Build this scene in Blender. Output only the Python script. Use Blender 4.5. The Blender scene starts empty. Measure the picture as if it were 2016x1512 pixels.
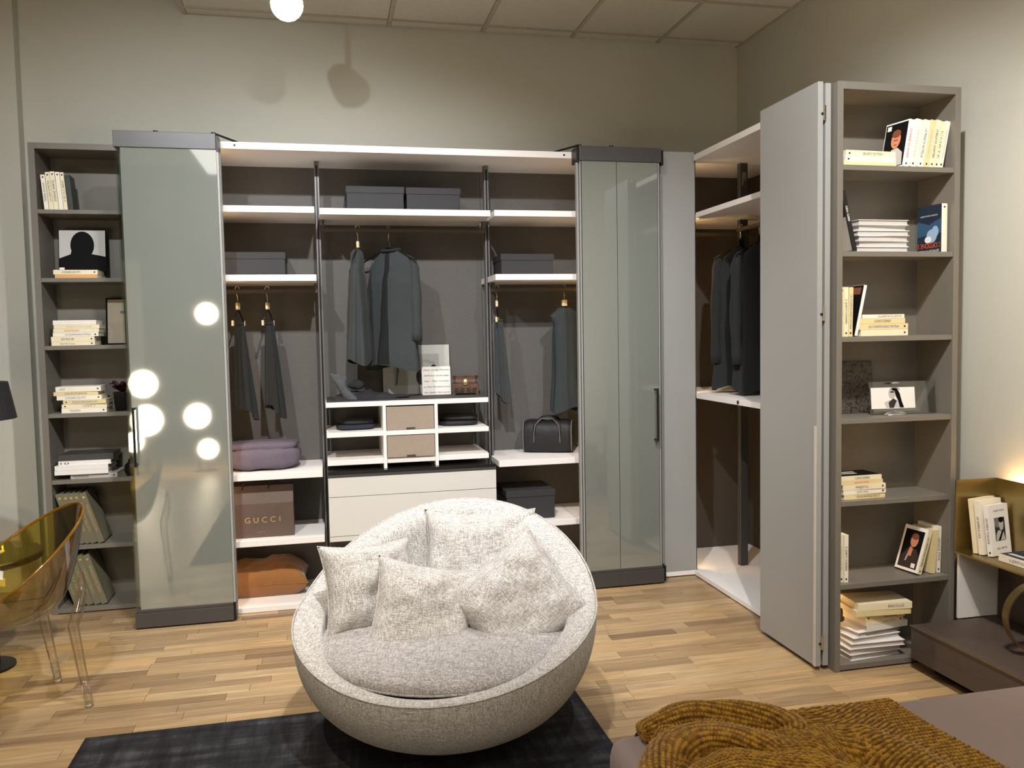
import bpy, bmesh, math, random
from mathutils import Matrix, Vector, noise
random.seed(7)
PI = math.pi
R = math.radians
sc = bpy.context.scene
C = sc.collection

# ------------------------------------------------------------------ camera
HC = 1.5
def cam_matrix(p, r, y):
    cy, sy, cp, sp, cr, sr = math.cos(y), math.sin(y), math.cos(p), math.sin(p), math.cos(r), math.sin(r)
    fwd = Vector((sy*cp, cy*cp, -sp)); right = Vector((cy, -sy, 0)); up = right.cross(fwd)
    r2 = cr*right + sr*up; u2 = -sr*right + cr*up
    m = Matrix((r2, u2, -fwd)).transposed().to_4x4()
    m.translation = (0, 0, HC)
    return m
cd = bpy.data.cameras.new('camera'); cam = bpy.data.objects.new('camera', cd); C.objects.link(cam)
cd.sensor_fit = 'HORIZONTAL'; cd.sensor_width = 36.0; cd.lens = 36.0*1640.0/2016.0
cd.clip_start = 0.05; cd.clip_end = 60
cam.matrix_world = cam_matrix(R(3.5), R(-1.04), R(12.52))
sc.camera = cam

# ------------------------------------------------------------------ world, exposure, lamps
sc.view_settings.view_transform = 'Standard'; sc.view_settings.look = 'None'
sc.view_settings.gamma = 1.0; sc.view_settings.use_curve_mapping = False
sc.view_settings.exposure = -0.05
w = bpy.data.worlds.new('world'); sc.world = w; w.use_nodes = True
bgn = w.node_tree.nodes['Background']; bgn.inputs[0].default_value = (1.0, .9, .78, 1); bgn.inputs[1].default_value = .12

def spot_light(name, loc, target, power, col, size=65, blend=.6, radius=.05):
    l = bpy.data.lights.new(name, 'SPOT'); l.energy = power; l.color = col
    l.spot_size = R(size); l.spot_blend = blend; l.shadow_soft_size = radius
    o = bpy.data.objects.new(name, l); C.objects.link(o); o.location = loc
    o.rotation_euler = (Vector(target)-Vector(loc)).to_track_quat('-Z', 'Y').to_euler()
    return o
def area_light(name, loc, target, power, col, sx, sy):
    l = bpy.data.lights.new(name, 'AREA'); l.energy = power; l.color = col; l.shape = 'RECTANGLE'; l.size = sx; l.size_y = sy
    o = bpy.data.objects.new(name, l); C.objects.link(o); o.location = loc
    o.rotation_euler = (Vector(target)-Vector(loc)).to_track_quat('-Z', 'Y').to_euler()
    return o
WARM = (1, .86, .64); NEUT = (.99, .98, .98); COOL = (.90, .95, 1.0)
spot_light('ceiling_spot', (.25, 2.0, 3.40), (.35, 4.6, 1.0), 370, NEUT, 84, .8, .035)
spot_light('ceiling_spot', (-.9, 2.1, 3.40), (-.8, 4.7, 1.6), 240, COOL, 84, .9, .035)
spot_light('ceiling_spot', (1.3, 1.7, 3.40), (2.3, 3.6, 1.2), 280, NEUT, 80, .8, .03)
spot_light('ceiling_spot', (-1.0, 1.9, 3.40), (-1.0, 3.7, 0), 150, WARM, 70, .9, .04)
spot_light('ceiling_spot', (1.5, 1.5, 3.40), (2.92, 2.7, 1.0), 115, (1, .88, .70), 70, .9)
spot_light('ceiling_spot', (.6, 2.65, 3.40), (.52, 3.3, .5), 85, NEUT, 42, .8, .03)
area_light('ambient_fill', (0, -.6, 3.44), (0, -.6, 0), 45, (1, .97, .93), 2.6, 1.6)  # added fill light without a fixture, lifts the ambient level

# ------------------------------------------------------------------ helpers
def lin(c):
    return tuple(((v/255)/12.92 if v/255 <= .04045 else ((v/255+.055)/1.055)**2.4) for v in c)
MATS = {}
def mat(name, col, rough=.5, metal=0.0, var=.05, vscale=6.0, stretch=(1, 1, 1), bump=0.0, bscale=60.0, bstretch=(1, 1, 1),
        coat=0.0, spec=.5, emit=None, estr=0, trans=0.0, ior=1.45, sheen=0.0, objrand=0.0, coords='Object'):
    if name in MATS: return MATS[name]
    m = bpy.data.materials.new(name); m.use_nodes = True; MATS[name] = m
    nt = m.node_tree; b = nt.nodes['Principled BSDF']; N = nt.nodes.new; L = nt.links.new
    c = lin(col)
    b.inputs['Roughness'].default_value = rough; b.inputs['Metallic'].default_value = metal
    b.inputs['Specular IOR Level'].default_value = spec; b.inputs['Coat Weight'].default_value = coat
    b.inputs['Coat Roughness'].default_value = .03; b.inputs['IOR'].default_value = ior
    b.inputs['Transmission Weight'].default_value = trans; b.inputs['Sheen Weight'].default_value = sheen
    tc = N('ShaderNodeTexCoord'); mp = N('ShaderNodeMapping'); mp.inputs['Scale'].default_value = stretch
    L(tc.outputs[coords], mp.inputs[0])
    nz = N('ShaderNodeTexNoise'); nz.inputs['Scale'].default_value = vscale; nz.inputs['Detail'].default_value = 4
    L(mp.outputs[0], nz.inputs[0])
    mr = N('ShaderNodeMapRange'); mr.inputs['From Min'].default_value = .25; mr.inputs['From Max'].default_value = .75
    mr.inputs['To Min'].default_value = 1-var; mr.inputs['To Max'].default_value = 1+var; L(nz.outputs['Fac'], mr.inputs[0])
    val = mr.outputs[0]
    if objrand:
        oi = N('ShaderNodeObjectInfo'); m2 = N('ShaderNodeMapRange'); m2.inputs['To Min'].default_value = 1-objrand; m2.inputs['To Max'].default_value = 1+objrand
        L(oi.outputs['Random'], m2.inputs[0]); mu = N('ShaderNodeMath'); mu.operation = 'MULTIPLY'
        L(val, mu.inputs[0]); L(m2.outputs[0], mu.inputs[1]); val = mu.outputs[0]
    vm = N('ShaderNodeVectorMath'); vm.operation = 'SCALE'; vm.inputs[0].default_value = c; L(val, vm.inputs['Scale'])
    L(vm.outputs[0], b.inputs['Base Color'])
    if bump:
        mp2 = N('ShaderNodeMapping'); mp2.inputs['Scale'].default_value = bstretch; L(tc.outputs[coords], mp2.inputs[0])
        n2 = N('ShaderNodeTexNoise'); n2.inputs['Scale'].default_value = bscale; n2.inputs['Detail'].default_value = 3; L(mp2.outputs[0], n2.inputs[0])
        bp = N('ShaderNodeBump'); bp.inputs['Strength'].default_value = bump; bp.inputs['Distance'].default_value = .01
        L(n2.outputs['Fac'], bp.inputs['Height']); L(bp.outputs[0], b.inputs['Normal'])
    if emit:
        b.inputs['Emission Color'].default_value = (*lin(emit), 1); b.inputs['Emission Strength'].default_value = estr
    return m

def weave_mat(name, c1, c2, scale, bump=.5, rough=.9):
    """melange woven cloth: light and dark threads in two directions"""
    if name in MATS: return MATS[name]
    m = bpy.data.materials.new(name); m.use_nodes = True; MATS[name] = m
    nt = m.node_tree; b = nt.nodes['Principled BSDF']; N = nt.nodes.new; L = nt.links.new
    b.inputs['Roughness'].default_value = rough; b.inputs['Specular IOR Level'].default_value = .2
    b.inputs['Sheen Weight'].default_value = .15
    tc = N('ShaderNodeTexCoord'); outs = []
    for st in ((.10, 1, 1), (1, .10, 1), (1, 1, .10)):
        mp = N('ShaderNodeMapping'); mp.inputs['Scale'].default_value = st; L(tc.outputs['Object'], mp.inputs[0])
        nz = N('ShaderNodeTexNoise'); nz.inputs['Scale'].default_value = scale; nz.inputs['Detail'].default_value = 2; L(mp.outputs[0], nz.inputs[0]); outs.append(nz.outputs['Fac'])
    a = N('ShaderNodeMath'); a.operation = 'ADD'; L(outs[0], a.inputs[0]); L(outs[1], a.inputs[1])
    a2 = N('ShaderNodeMath'); a2.operation = 'ADD'; L(a.outputs[0], a2.inputs[0]); L(outs[2], a2.inputs[1])
    mr = N('ShaderNodeMapRange'); mr.inputs['From Min'].default_value = 1.30; mr.inputs['From Max'].default_value = 1.72; L(a2.outputs[0], mr.inputs[0])
    mx = N('ShaderNodeMix'); mx.data_type = 'RGBA'; mx.inputs['A'].default_value = (*lin(c1), 1); mx.inputs['B'].default_value = (*lin(c2), 1)
    L(mr.outputs[0], mx.inputs['Factor']); L(mx.outputs['Result'], b.inputs['Base Color'])
    bp = N('ShaderNodeBump'); bp.inputs['Strength'].default_value = bump; bp.inputs['Distance'].default_value = .006
    L(a2.outputs[0], bp.inputs['Height']); L(bp.outputs[0], b.inputs['Normal'])
    return m

def thin_mat(name, tint, gloss=.08, rough=.03, gmax=.75):
    """thin clear plastic or glass: tinted see-through with a fresnel gloss"""
    if name in MATS: return MATS[name]
    m = bpy.data.materials.new(name); m.use_nodes = True; MATS[name] = m
    nt = m.node_tree; N = nt.nodes.new; L = nt.links.new
    nt.nodes.remove(nt.nodes['Principled BSDF']); out = nt.nodes['Material Output']
    t = N('ShaderNodeBsdfTransparent'); t.inputs[0].default_value = (*tint, 1)
    g = N('ShaderNodeBsdfGlossy'); g.inputs['Roughness'].default_value = rough
    lw = N('ShaderNodeLayerWeight'); lw.inputs[0].default_value = .35
    mr = N('ShaderNodeMapRange'); mr.inputs['To Min'].default_value = gloss; mr.inputs['To Max'].default_value = gmax; L(lw.outputs['Fresnel'], mr.inputs[0])
    mx = N('ShaderNodeMixShader'); L(mr.outputs[0], mx.inputs[0]); L(t.outputs[0], mx.inputs[1]); L(g.outputs[0], mx.inputs[2]); L(mx.outputs[0], out.inputs[0])
    return m

WM = {}
def BM(): return bmesh.new()
def box(bm, x0, x1, y0, y1, z0, z1):
    v = [bm.verts.new((x, y, z)) for x in (x0, x1) for y in (y0, y1) for z in (z0, z1)]
    for f in ((0, 1, 3, 2), (4, 6, 7, 5), (0, 4, 5, 1), (2, 3, 7, 6), (0, 2, 6, 4), (1, 5, 7, 3)): bm.faces.new([v[i] for i in f])
    return bm
def boxes(*bs):
    bm = BM()
    for b in bs: box(bm, *b)
    return bm
def frame_of(d):
    d = Vector(d).normalized(); a = Vector((0, 0, 1)) if abs(d.z) < .9 else Vector((1, 0, 0))
    u = d.cross(a).normalized(); return u, d.cross(u).normalized()
def tube(bm, pts, r, seg=10, closed=False, caps=True):
    pts = [Vector(p) for p in pts]; n = len(pts); rings = []
    rr = r if isinstance(r, (list, tuple)) else [r]*n
    u = None
    for i, p in enumerate(pts):
        if closed: d = pts[(i+1) % n]-pts[i-1]
        else: d = pts[min(i+1, n-1)]-pts[max(i-1, 0)]
        d.normalize()
        if u is None: u, _ = frame_of(d)
        u = (u-d*u.dot(d)).normalized(); v = d.cross(u)
        rings.append([bm.verts.new(p+(u*math.cos(2*PI*k/seg)+v*math.sin(2*PI*k/seg))*rr[i]) for k in range(seg)])
    m = n if closed else n-1
    for i in range(m):
        a, b = rings[i], rings[(i+1) % n]
        for k in range(seg): bm.faces.new((a[k], a[(k+1) % seg], b[(k+1) % seg], b[k]))
    if caps and not closed:
        bm.faces.new(rings[0][::-1]); bm.faces.new(rings[-1])
    return bm
def lathe(bm, prof, seg=32, c=(0, 0, 0)):
    rings = []
    for r, z in prof:
        if r < 1e-6: rings.append([bm.verts.new((c[0], c[1], c[2]+z))])
        else: rings.append([bm.verts.new((c[0]+r*math.cos(2*PI*k/seg), c[1]+r*math.sin(2*PI*k/seg), c[2]+z)) for k in range(seg)])
    for a, b in zip(rings[:-1], rings[1:]):
        for k in range(seg):
            k2 = (k+1) % seg
            if len(a) == 1 and len(b) == 1: continue
            if len(a) == 1: bm.faces.new((a[0], b[k2], b[k]))
            elif len(b) == 1: bm.faces.new((a[k], a[k2], b[0]))
            else: bm.faces.new((a[k], a[k2], b[k2], b[k]))
    return bm
def surf(bm, f, nu, nv, cu=False, cv=False):
    g = [[bm.verts.new(f(i/(nu if cu else nu-1), j/(nv if cv else nv-1))) for j in range(nv)] for i in range(nu)]
    for i in range(nu if cu else nu-1):
        for j in range(nv if cv else nv-1):
            bm.faces.new((g[i][j], g[(i+1) % nu][j], g[(i+1) % nu][(j+1) % nv], g[i][(j+1) % nv]))
    return g
def mesh_of(bm, name, bevel=0, smooth=False, seg=2):
    if bevel:
        bmesh.ops.bevel(bm, geom=bm.edges[:], offset=bevel, segments=seg, profile=.5, affect='EDGES', clamp_overlap=True)
    bmesh.ops.recalc_face_normals(bm, faces=bm.faces[:])
    me = bpy.data.meshes.new(name); bm.to_mesh(me); bm.free()
    if smooth:
        me.polygons.foreach_set('use_smooth', [True]*len(me.polygons))
    return me
def tag(o, label=None, cat=None, group=None, kind=None):
    if label: o['label'] = label
    if cat: o['category'] = cat
    if group: o['group'] = group
    if kind: o['kind'] = kind
    return o
def thing(name, label, cat, M=None, group=None, kind=None):
    o = bpy.data.objects.new(name, None); C.objects.link(o); o.empty_display_size = .1
    if M is None: M = Matrix()
    elif not isinstance(M, Matrix): M = Matrix.Translation(M)
    o.matrix_world = M; WM[o.name] = M.copy()
    return tag(o, label, cat, group, kind)
def obj(name, src, m, parent=None, world=True, bevel=0, smooth=False, seg=2, M=None):
    """one mesh object; world=True: src is in world coordinates (moved into the parent's frame), else src is local to the parent (M places it)"""
    me = mesh_of(src, name, bevel, smooth, seg) if not isinstance(src, bpy.types.Mesh) else src
    if m is not None and not me.materials:
        for q in (m if isinstance(m, (list, tuple)) else [m]): me.materials.append(q)
    o = bpy.data.objects.new(name, me); C.objects.link(o)
    if parent is not None:
        P = WM[parent.name]; o.parent = parent
        if world: me.transform(P.inverted()); WM[o.name] = P
        else:
            if M is not None: o.matrix_local = M
            WM[o.name] = P @ (M if M is not None else Matrix())
    else:
        if M is not None: o.matrix_world = M
        WM[o.name] = M.copy() if M is not None else Matrix()
    return o
def T(x, y, z): return Matrix.Translation((x, y, z))
def RX(a): return Matrix.Rotation(a, 4, 'X')
def RY(a): return Matrix.Rotation(a, 4, 'Y')
def RZ(a): return Matrix.Rotation(a, 4, 'Z')
_tc = {}
def text_mesh(body, shear=0.0):
    """mesh of a line of type, height 1 = cap height, lower-left at the origin; returns (mesh, width)"""
    key = (body, shear)
    if key not in _tc:
        cu = bpy.data.curves.new('type', 'FONT'); cu.body = body; cu.size = 1.0; cu.resolution_u = 3; cu.shear = shear
        o = bpy.data.objects.new('type', cu); C.objects.link(o)
        dg = bpy.context.evaluated_depsgraph_get(); me = bpy.data.meshes.new_from_object(o.evaluated_get(dg))
        bpy.data.objects.remove(o); bpy.data.curves.remove(cu)
        xs = [v.co.x for v in me.vertices]; ys = [v.co.y for v in me.vertices]
        x0, x1, y1 = min(xs), max(xs), max(ys); k = 1/.7
        me.transform(Matrix.Diagonal((k, k, k, 1)) @ T(-x0, 0, 0))
        me.materials.clear(); _tc[key] = (me, (x1-x0)*k)
    me, wd = _tc[key]; return me.copy(), wd
def lettering(body, parent, M, height, width=None, m=None, name='lettering', shear=0.0):
    """M: local frame of the writing (x along the line, y up, z out of the face); centred on its origin"""
    me, wd = text_mesh(body, shear); sx = height if width is None else width/wd
    if width is None: width = wd*height
    return obj(name, me, m, parent, world=False, M=M @ T(-width/2, -height/2, 0) @ Matrix.Diagonal((sx, height, 1, 1)))
def prints(parent, M, layers, name='print'):
    """flat print: polygons in the x,y plane of M, each a hair above the one before"""
    bm = BM(); ms = []
    for i, (pts, m) in enumerate(layers):
        f = bm.faces.new([bm.verts.new((p[0], p[1], .00035*(i+1))) for p in pts])
        if m not in ms: ms.append(m)
        f.material_index = ms.index(m)
        if f.calc_area() and f.normal.z < 0: pass
    me = bpy.data.meshes.new(name)
    for f in bm.faces:
        f.normal_update()
        if f.normal.z < 0: f.normal_flip()
    bm.to_mesh(me); bm.free()
    for m in ms: me.materials.append(m)
    return obj(name, me, None, parent, world=False, M=M)
def ell(cx, cy, rx, ry, n=18, a=0):
    return [(cx+rx*math.cos(2*PI*k/n)*math.cos(a)-ry*math.sin(2*PI*k/n)*math.sin(a), cy+rx*math.cos(2*PI*k/n)*math.sin(a)+ry*math.sin(2*PI*k/n)*math.cos(a)) for k in range(n)]
def rect(x0, x1, y0, y1): return [(x0, y0), (x1, y0), (x1, y1), (x0, y1)]

# ------------------------------------------------------------------ materials
m_wall = mat('wall_paint', (206, 204, 191), .85, var=.02, vscale=1.5, bump=.06, bscale=180)
m_wall_d = mat('low_bounce_wall', (84, 80, 74), .85, var=.02, vscale=1.5)  # for the unseen walls, colour darkened to cut bounced light
m_tile = mat('ceiling_tile', (226, 219, 204), .9, var=.04, vscale=30, bump=.1, bscale=220)
m_grid = mat('ceiling_rail', (196, 188, 170), .6)
m_taupe = mat('taupe_lacquer', (117, 112, 103), .45, var=.02, vscale=3)
m_door = mat('grey_lacquer', (155, 155, 152), .38, var=.015, vscale=2)
m_white = mat('white_melamine', (238, 234, 230), .42, var=.015, vscale=4)
m_drawer = mat('drawer_lacquer', (214, 212, 206), .4, var=.01)
m_back = mat('dark_linen_panel', (92, 89, 86), .75, var=.08, vscale=160, stretch=(.2, 1, 1), bump=.12, bscale=260)
m_backw = mat('brown_linen_panel', (72, 66, 59), .75, var=.08, vscale=160, bump=.12, bscale=260)
m_metal = mat('anthracite_metal', (78, 76, 75), .42, metal=.35, var=.03)
m_post = mat('post_metal', (112, 110, 110), .4, metal=.2)
m_dark = mat('black_metal', (30, 29, 29), .4, metal=.4)
m_darktop = mat('dark_smoked_glass', (34, 32, 31), .08, coat=.6)
m_fabricbox = mat('beige_linen', (158, 144, 128), .8, var=.06, vscale=120, bump=.15, bscale=300)
m_charbox = mat('charcoal_card', (48, 48, 50), .7, var=.06, vscale=90, bump=.1, bscale=300)
m_glass = mat('grey_green_glass', (122, 126, 119), .045, var=.01, coat=1.0, spec=.7, ior=1.55)
m_glass.node_tree.nodes['Principled BSDF'].inputs['Coat IOR'].default_value = 1.85
m_edge = thin_mat('clear_glass', (.86, .89, .86), .04, .03, .18)
m_acryl = thin_mat('clear_acrylic', (.93, .94, .94), .06)
m_led = mat('led_strip', (255, 225, 180), .5, emit=(255, 205, 140), estr=26)
m_chrome = mat('chrome', (205, 200, 190), .18, metal=1)
m_brass = mat('brass', (160, 143, 100), .40, metal=1, var=.05, vscale=12)
m_walnut = mat('dark_oak', (80, 67, 59), .55, var=.14, vscale=14, stretch=(1, .06, 1), bump=.1, bscale=90, bstretch=(1, .05, 1))
m_pages = mat('paper_pages', (232, 222, 200), .9, var=.1, vscale=320, stretch=(1, .03, .03))
m_pagew = mat('white_pages', (192, 188, 186), .9, var=.1, vscale=300, stretch=(1, .03, .03))
m_ink = mat('black_ink', (38, 36, 40), .7)
m_grey = mat('grey_ink', (120, 118, 116), .7)
m_white_p = mat('print_white', (236, 232, 226), .6)
m_lgrey = mat('print_light_grey', (186, 183, 178), .6)
m_black_p = mat('print_black', (15, 15, 15), .7, spec=.12)
m_skin_p = mat('print_skin', (196, 132, 98), .6)
m_skin_d = mat('print_skin_dark', (118, 66, 48), .6)
m_blue_i = mat('blue_ink', (60, 92, 158), .6); m_red_i = mat('pink_ink', (214, 70, 92), .6); m_orange_i = mat('orange_ink', (226, 92, 30), .6)
m_gold_i = mat('gold_ink', (216, 186, 120), .3, metal=.6)

# ------------------------------------------------------------------ the room
XR, YB, ZC = 2.92, 5.56, 3.494
XL, YF = -5.0, -3.6
PX, PY = -1.72, 5.47                     # the wall pier on the far side of the bookcase
XC = -.80                                # edge of the dropped ceiling
def struct(name, bm, m, parent=None, **k):
    o = obj(name, bm, m, parent, **k); o['kind'] = 'structure'; return o
struct('wall_back', boxes((PX, XR+.15, YB, YB+.12, 0, 4.2)), m_wall)
struct('wall_left', boxes((XL, PX, PY, YB+.12, 0, 4.2)), m_wall)
struct('wall_right', boxes((XR, XR+.15, YF, YB, 0, 4.2)), m_wall)
struct('wall_rear', boxes((XL-.15, XR+.15, YF-.15, YF, 0, 4.2)), m_wall_d)
struct('wall_side', boxes((XL-.15, XL, YF, YB, 0, 4.2)), m_wall_d)
fl = struct('floor', boxes((XL-.15, XR+.15, YF-.15, YB+.12, -.12, -.008)), mat('floor_base', (120, 92, 62), .8))
ce = struct('ceiling', boxes((XC, XR, YF, YB, ZC+.014, ZC+.06), (XC, XC+.02, YF, YB, ZC+.0, 3.95), (XL-.15, XC+.02, YF-.15, YB+.12, 3.95, 4.05)), m_wall)

# ceiling tiles and rails (children of the ceiling)
gx = [-.785, -.163, .459, 1.076, 1.693, 2.312, 2.915]; gy = [YB, 5.44]
while gy[-1] > YF+.7: gy.append(gy[-1]-.617)
def tile_mesh(dx, dy, name, cache={}):
    k = (round(dx, 3), round(dy, 3))
    if k not in cache: cache[k] = mesh_of(boxes((.014, dx-.014, .014, dy-.014, 0, .012)), name, .003, seg=1)
    return cache[k]
n = 0
for j in range(len(gy)-1):
    for i in range(len(gx)-1):
        dx, dy = gx[i+1]-gx[i], gy[j]-gy[j+1]
        obj('ceiling_tile', tile_mesh(dx, dy, 'ceiling_tile'), m_tile, ce, world=False, M=T(gx[i], gy[j+1], ZC+.002))
for x in gx: obj('ceiling_rail', boxes((x-.012, x+.012, YF+.02, YB-.001, ZC-.002, ZC+.01)), m_grid, ce)
for y in gy[1:]: obj('ceiling_rail', boxes((gx[0], gx[-1], y-.012, y+.012, ZC-.003, ZC+.009)), m_grid, ce)

# laminate strips
def floor_mat():
    m = bpy.data.materials.new('laminate_strip'); m.use_nodes = True
    nt = m.node_tree; b = nt.nodes['Principled BSDF']; N = nt.nodes.new; L = nt.links.new
    b.inputs['Roughness'].default_value = .36; b.inputs['Specular IOR Level'].default_value = .45
    oi = N('ShaderNodeObjectInfo'); ge = N('ShaderNodeNewGeometry')
    ad = N('ShaderNodeMath'); ad.operation = 'ADD'; L(oi.outputs['Random'], ad.inputs[0]); L(ge.outputs['Random Per Island'], ad.inputs[1])
    fr = N('ShaderNodeMath'); fr.operation = 'FRACT'; L(ad.outputs[0], fr.inputs[0])
    cr = N('ShaderNodeValToRGB'); e = cr.color_ramp.elements
    e[0].position = 0; e[0].color = (*lin((130, 104, 76)), 1); e[1].position = 1; e[1].color = (*lin((196, 168, 128)), 1)
    for p, c in ((.12, (182, 154, 116)), (.25, (188, 160, 120)), (.38, (158, 130, 96)), (.5, (168, 140, 104)), (.62, (192, 158, 112)), (.75, (180, 150, 110)), (.88, (144, 116, 84))):
        q = e.new(p); q.color = (*lin(c), 1)
    L(fr.outputs[0], cr.inputs[0])
    tc = N('ShaderNodeNewGeometry'); mp = N('ShaderNodeMapping'); mp.inputs['Scale'].default_value = (1.6, 26, 1)
    cb = N('ShaderNodeCombineXYZ'); mul = N('ShaderNodeMath'); mul.operation = 'MULTIPLY'; mul.inputs[1].default_value = 57; L(fr.outputs[0], mul.inputs[0])
    L(mul.outputs[0], cb.inputs[0]); L(mul.outputs[0], cb.inputs[1]); L(cb.outputs[0], mp.inputs['Location'])
    L(tc.outputs['Position'], mp.inputs[0])
    nz = N('ShaderNodeTexNoise'); nz.inputs['Scale'].default_value = 2.2; nz.inputs['Detail'].default_value = 6; nz.inputs['Distortion'].default_value = .8; L(mp.outputs[0], nz.inputs[0])
    mr = N('ShaderNodeMapRange'); mr.inputs['From Min'].default_value = .3; mr.inputs['From Max'].default_value = .7; mr.inputs['To Min'].default_value = .68; mr.inputs['To Max'].default_value = 1.14; L(nz.outputs['Fac'], mr.inputs[0])
    vm = N('ShaderNodeVectorMath'); vm.operation = 'SCALE'; L(cr.outputs[0], vm.inputs[0]); L(mr.outputs[0], vm.inputs['Scale'])
    L(vm.outputs[0], b.inputs['Base Color'])
    return m
m_floor = floor_mat()
SW = .0715
def strip_mesh(ln, cache={}):
    k = round(ln, 3)
    if k not in cache: cache[k] = mesh_of(boxes((.0006, ln-.0006, .0006, SW-.0006, -.008, 0)), 'floor_strip', .0008, seg=1)
    return cache[k]
rest = BM(); ns = 0
rows = int((YB-YF)/SW)+1
LN = (.34, .42, .50, .58, .66)
for r in range(rows):
    y = YB-SW*(r+1); x = XL-random.random()*.5
    while x < XR+.1:
        ln = random.choice(LN)
        vis = (2.95 < y < 4.66 and x+ln > -.32*y-.45 and x < 2.25 and ns < 300)
        if vis and not (-.2 < x and x+ln < .95 and y < 3.45):
            obj('floor_strip', strip_mesh(ln), m_floor, fl, world=False, M=T(x, y, 0)); ns += 1
        else: box(rest, x+.0006, x+ln-.0006, y+.0006, y+SW-.0006, -.008, 0)
        x += ln
o = obj('floor_strips_beyond', rest, m_floor, fl); o['kind'] = 'stuff'

# ------------------------------------------------------------------ far bookcase (taupe, beside the pier)
def bookcase(name, label, x0, x1, y0, y1, ztop, zs, st, cat='bookcase', shelf_t=.022):
    t = thing(name, label, cat, (x0, y0, 0))
    obj('side_panel', boxes((x0, x0+st, y0, y1, 0, ztop)), m_taupe, t, bevel=.0015)
    obj('side_panel', boxes((x1-st, x1, y0, y1, 0, ztop)), m_taupe, t, bevel=.0015)
    obj('top_panel', boxes((x0+st, x1-st, y0, y1, ztop-.032, ztop)), m_taupe, t, bevel=.0015)
    obj('bottom_panel', boxes((x0+st, x1-st, y0, y1, .006, .03)), m_taupe, t, bevel=.0015)
    obj('back_panel', boxes((x0+st, x1-st, y1-.012, y1, .03, ztop-.032)), m_taupe, t)
    for z in zs: obj('shelf', boxes((x0+st, x1-st, y0+.004, y1-.012, z-shelf_t, z)), m_taupe, t, bevel=.0012)
    return t
LBZ = [2.205, 1.84, 1.475, 1.106, .742, .376]
bookcase('bookcase', 'tall taupe open bookcase beside the wall pier, partly behind a glass door', -1.512, -.638, 4.93, 5.20, 2.556, LBZ, .032)
RBZ = [2.182, 1.82, 1.458, 1.106, .748, .384]
rb = bookcase('bookcase', 'tall taupe open bookcase against the cream wall by the brass shelf', 2.115, 2.714, 3.155, 3.40, 2.525, RBZ, .027)
obj('led_strip', boxes((2.142, 2.146, 3.372, 3.384, .05, 2.47)), m_led, rb)

# ------------------------------------------------------------------ central wardrobe
X0, X1 = -.63, 1.665
wd = thing('wardrobe', 'large open wardrobe with white shelves and dark linen back', 'wardrobe', ((X0+X1)/2, 4.66, 0))
Yw, Ybk = 4.66, 5.13
obj('top_panel', boxes((X0, X1, Yw, Ybk+.02, 2.495, 2.531)), m_white, wd, bevel=.001)
obj('side_panel', boxes((X0-.005, X0+.02, Yw+.01, Ybk+.02, 0, 2.495)), m_taupe, wd, bevel=.001)
obj('side_panel', boxes((X1-.02, X1+.005, Yw+.01, Ybk+.02, 0, 2.495)), m_taupe, wd, bevel=.001)
for a, b in ((X0+.02, -.024), (-.022, .957), (.959, X1-.02)):
    obj('back_panel', boxes((a, b, Ybk, Ybk+.02, 0, 2.495)), m_back, wd)
for x in (-.036, .945):
    p = obj('post', boxes((x, x+.026, 4.92, 4.975, .03, 2.495)), m_post, wd, bevel=.002)
    obj('post_channel', boxes((x+.008, x+.018, 4.918, 4.92, .05, 2.47)), m_dark, p)
SZ = {'a': ((X0+.02, -.04), (2.203, 1.837, .76, .397)), 'b': ((-.012, .932), (2.196,)), 'c': ((.955, X1-.02), (2.199, 1.837, .762, .397))}
for k, ((a, b), zs) in SZ.items():
    for z in zs: obj('shelf', boxes((a, b, 4.68, Ybk-.002, z-.034, z)), m_white, wd, bevel=.001)
obj('bottom_panel', boxes((X0+.02, X1-.02, 4.67, Ybk, .002, .03)), m_white, wd, bevel=.001)
for x0, x1, z in ((X0+.02, -.037, 1.77), (-.009, .944, 2.115), (.972, X1-.02, 1.77)):
    r = obj('hanging_rail', boxes((x0, x1, 4.895, 4.912, z-.022, z)), mat('bronze_rail', (84, 76, 68), .5, metal=.3), wd, bevel=.002)
    for x in (x0+.006, x1-.02): obj('rail_bracket', boxes((x, x+.014, 4.89, 4.93, z, z+.05)), m_metal, r)
for x in (X0+.0225, X1-.0245): obj('led_strip', boxes((x, x+.002, 4.70, 4.712, .05, 2.48)), m_led, wd)
for x in (-.438, 1.365): obj('screw_cap', tube(BM(), [(x, 4.659, 2.513), (x, 4.664, 2.513)], .006, 12), m_dark, wd)

# drawer chest in the middle
dc = thing('drawer_chest', 'hanging white chest of drawers with smoked glass top behind the armchair', 'drawer chest', (.46, 4.66, .36))
obj('carcass', boxes((-.01, .93, 4.69, Ybk-.003, .363, .72)), m_metal, dc)
obj('glass_top', boxes((-.012, .932, 4.664, Ybk-.003, .735, .752)), m_darktop, dc, bevel=.001)
obj('tray_front', boxes((-.012, .932, 4.66, 4.69, .720, .7345)), m_metal, dc)
for z0, z1 in ((.612, .719), (.392, .609)): obj('drawer_front', boxes((-.012, .932, 4.662, 4.69, z0, z1)), m_drawer, dc, bevel=.0008)
obj('bottom_edge', boxes((-.012, .932, 4.664, 4.70, .362, .389)), m_drawer, dc, bevel=.001)

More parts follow.
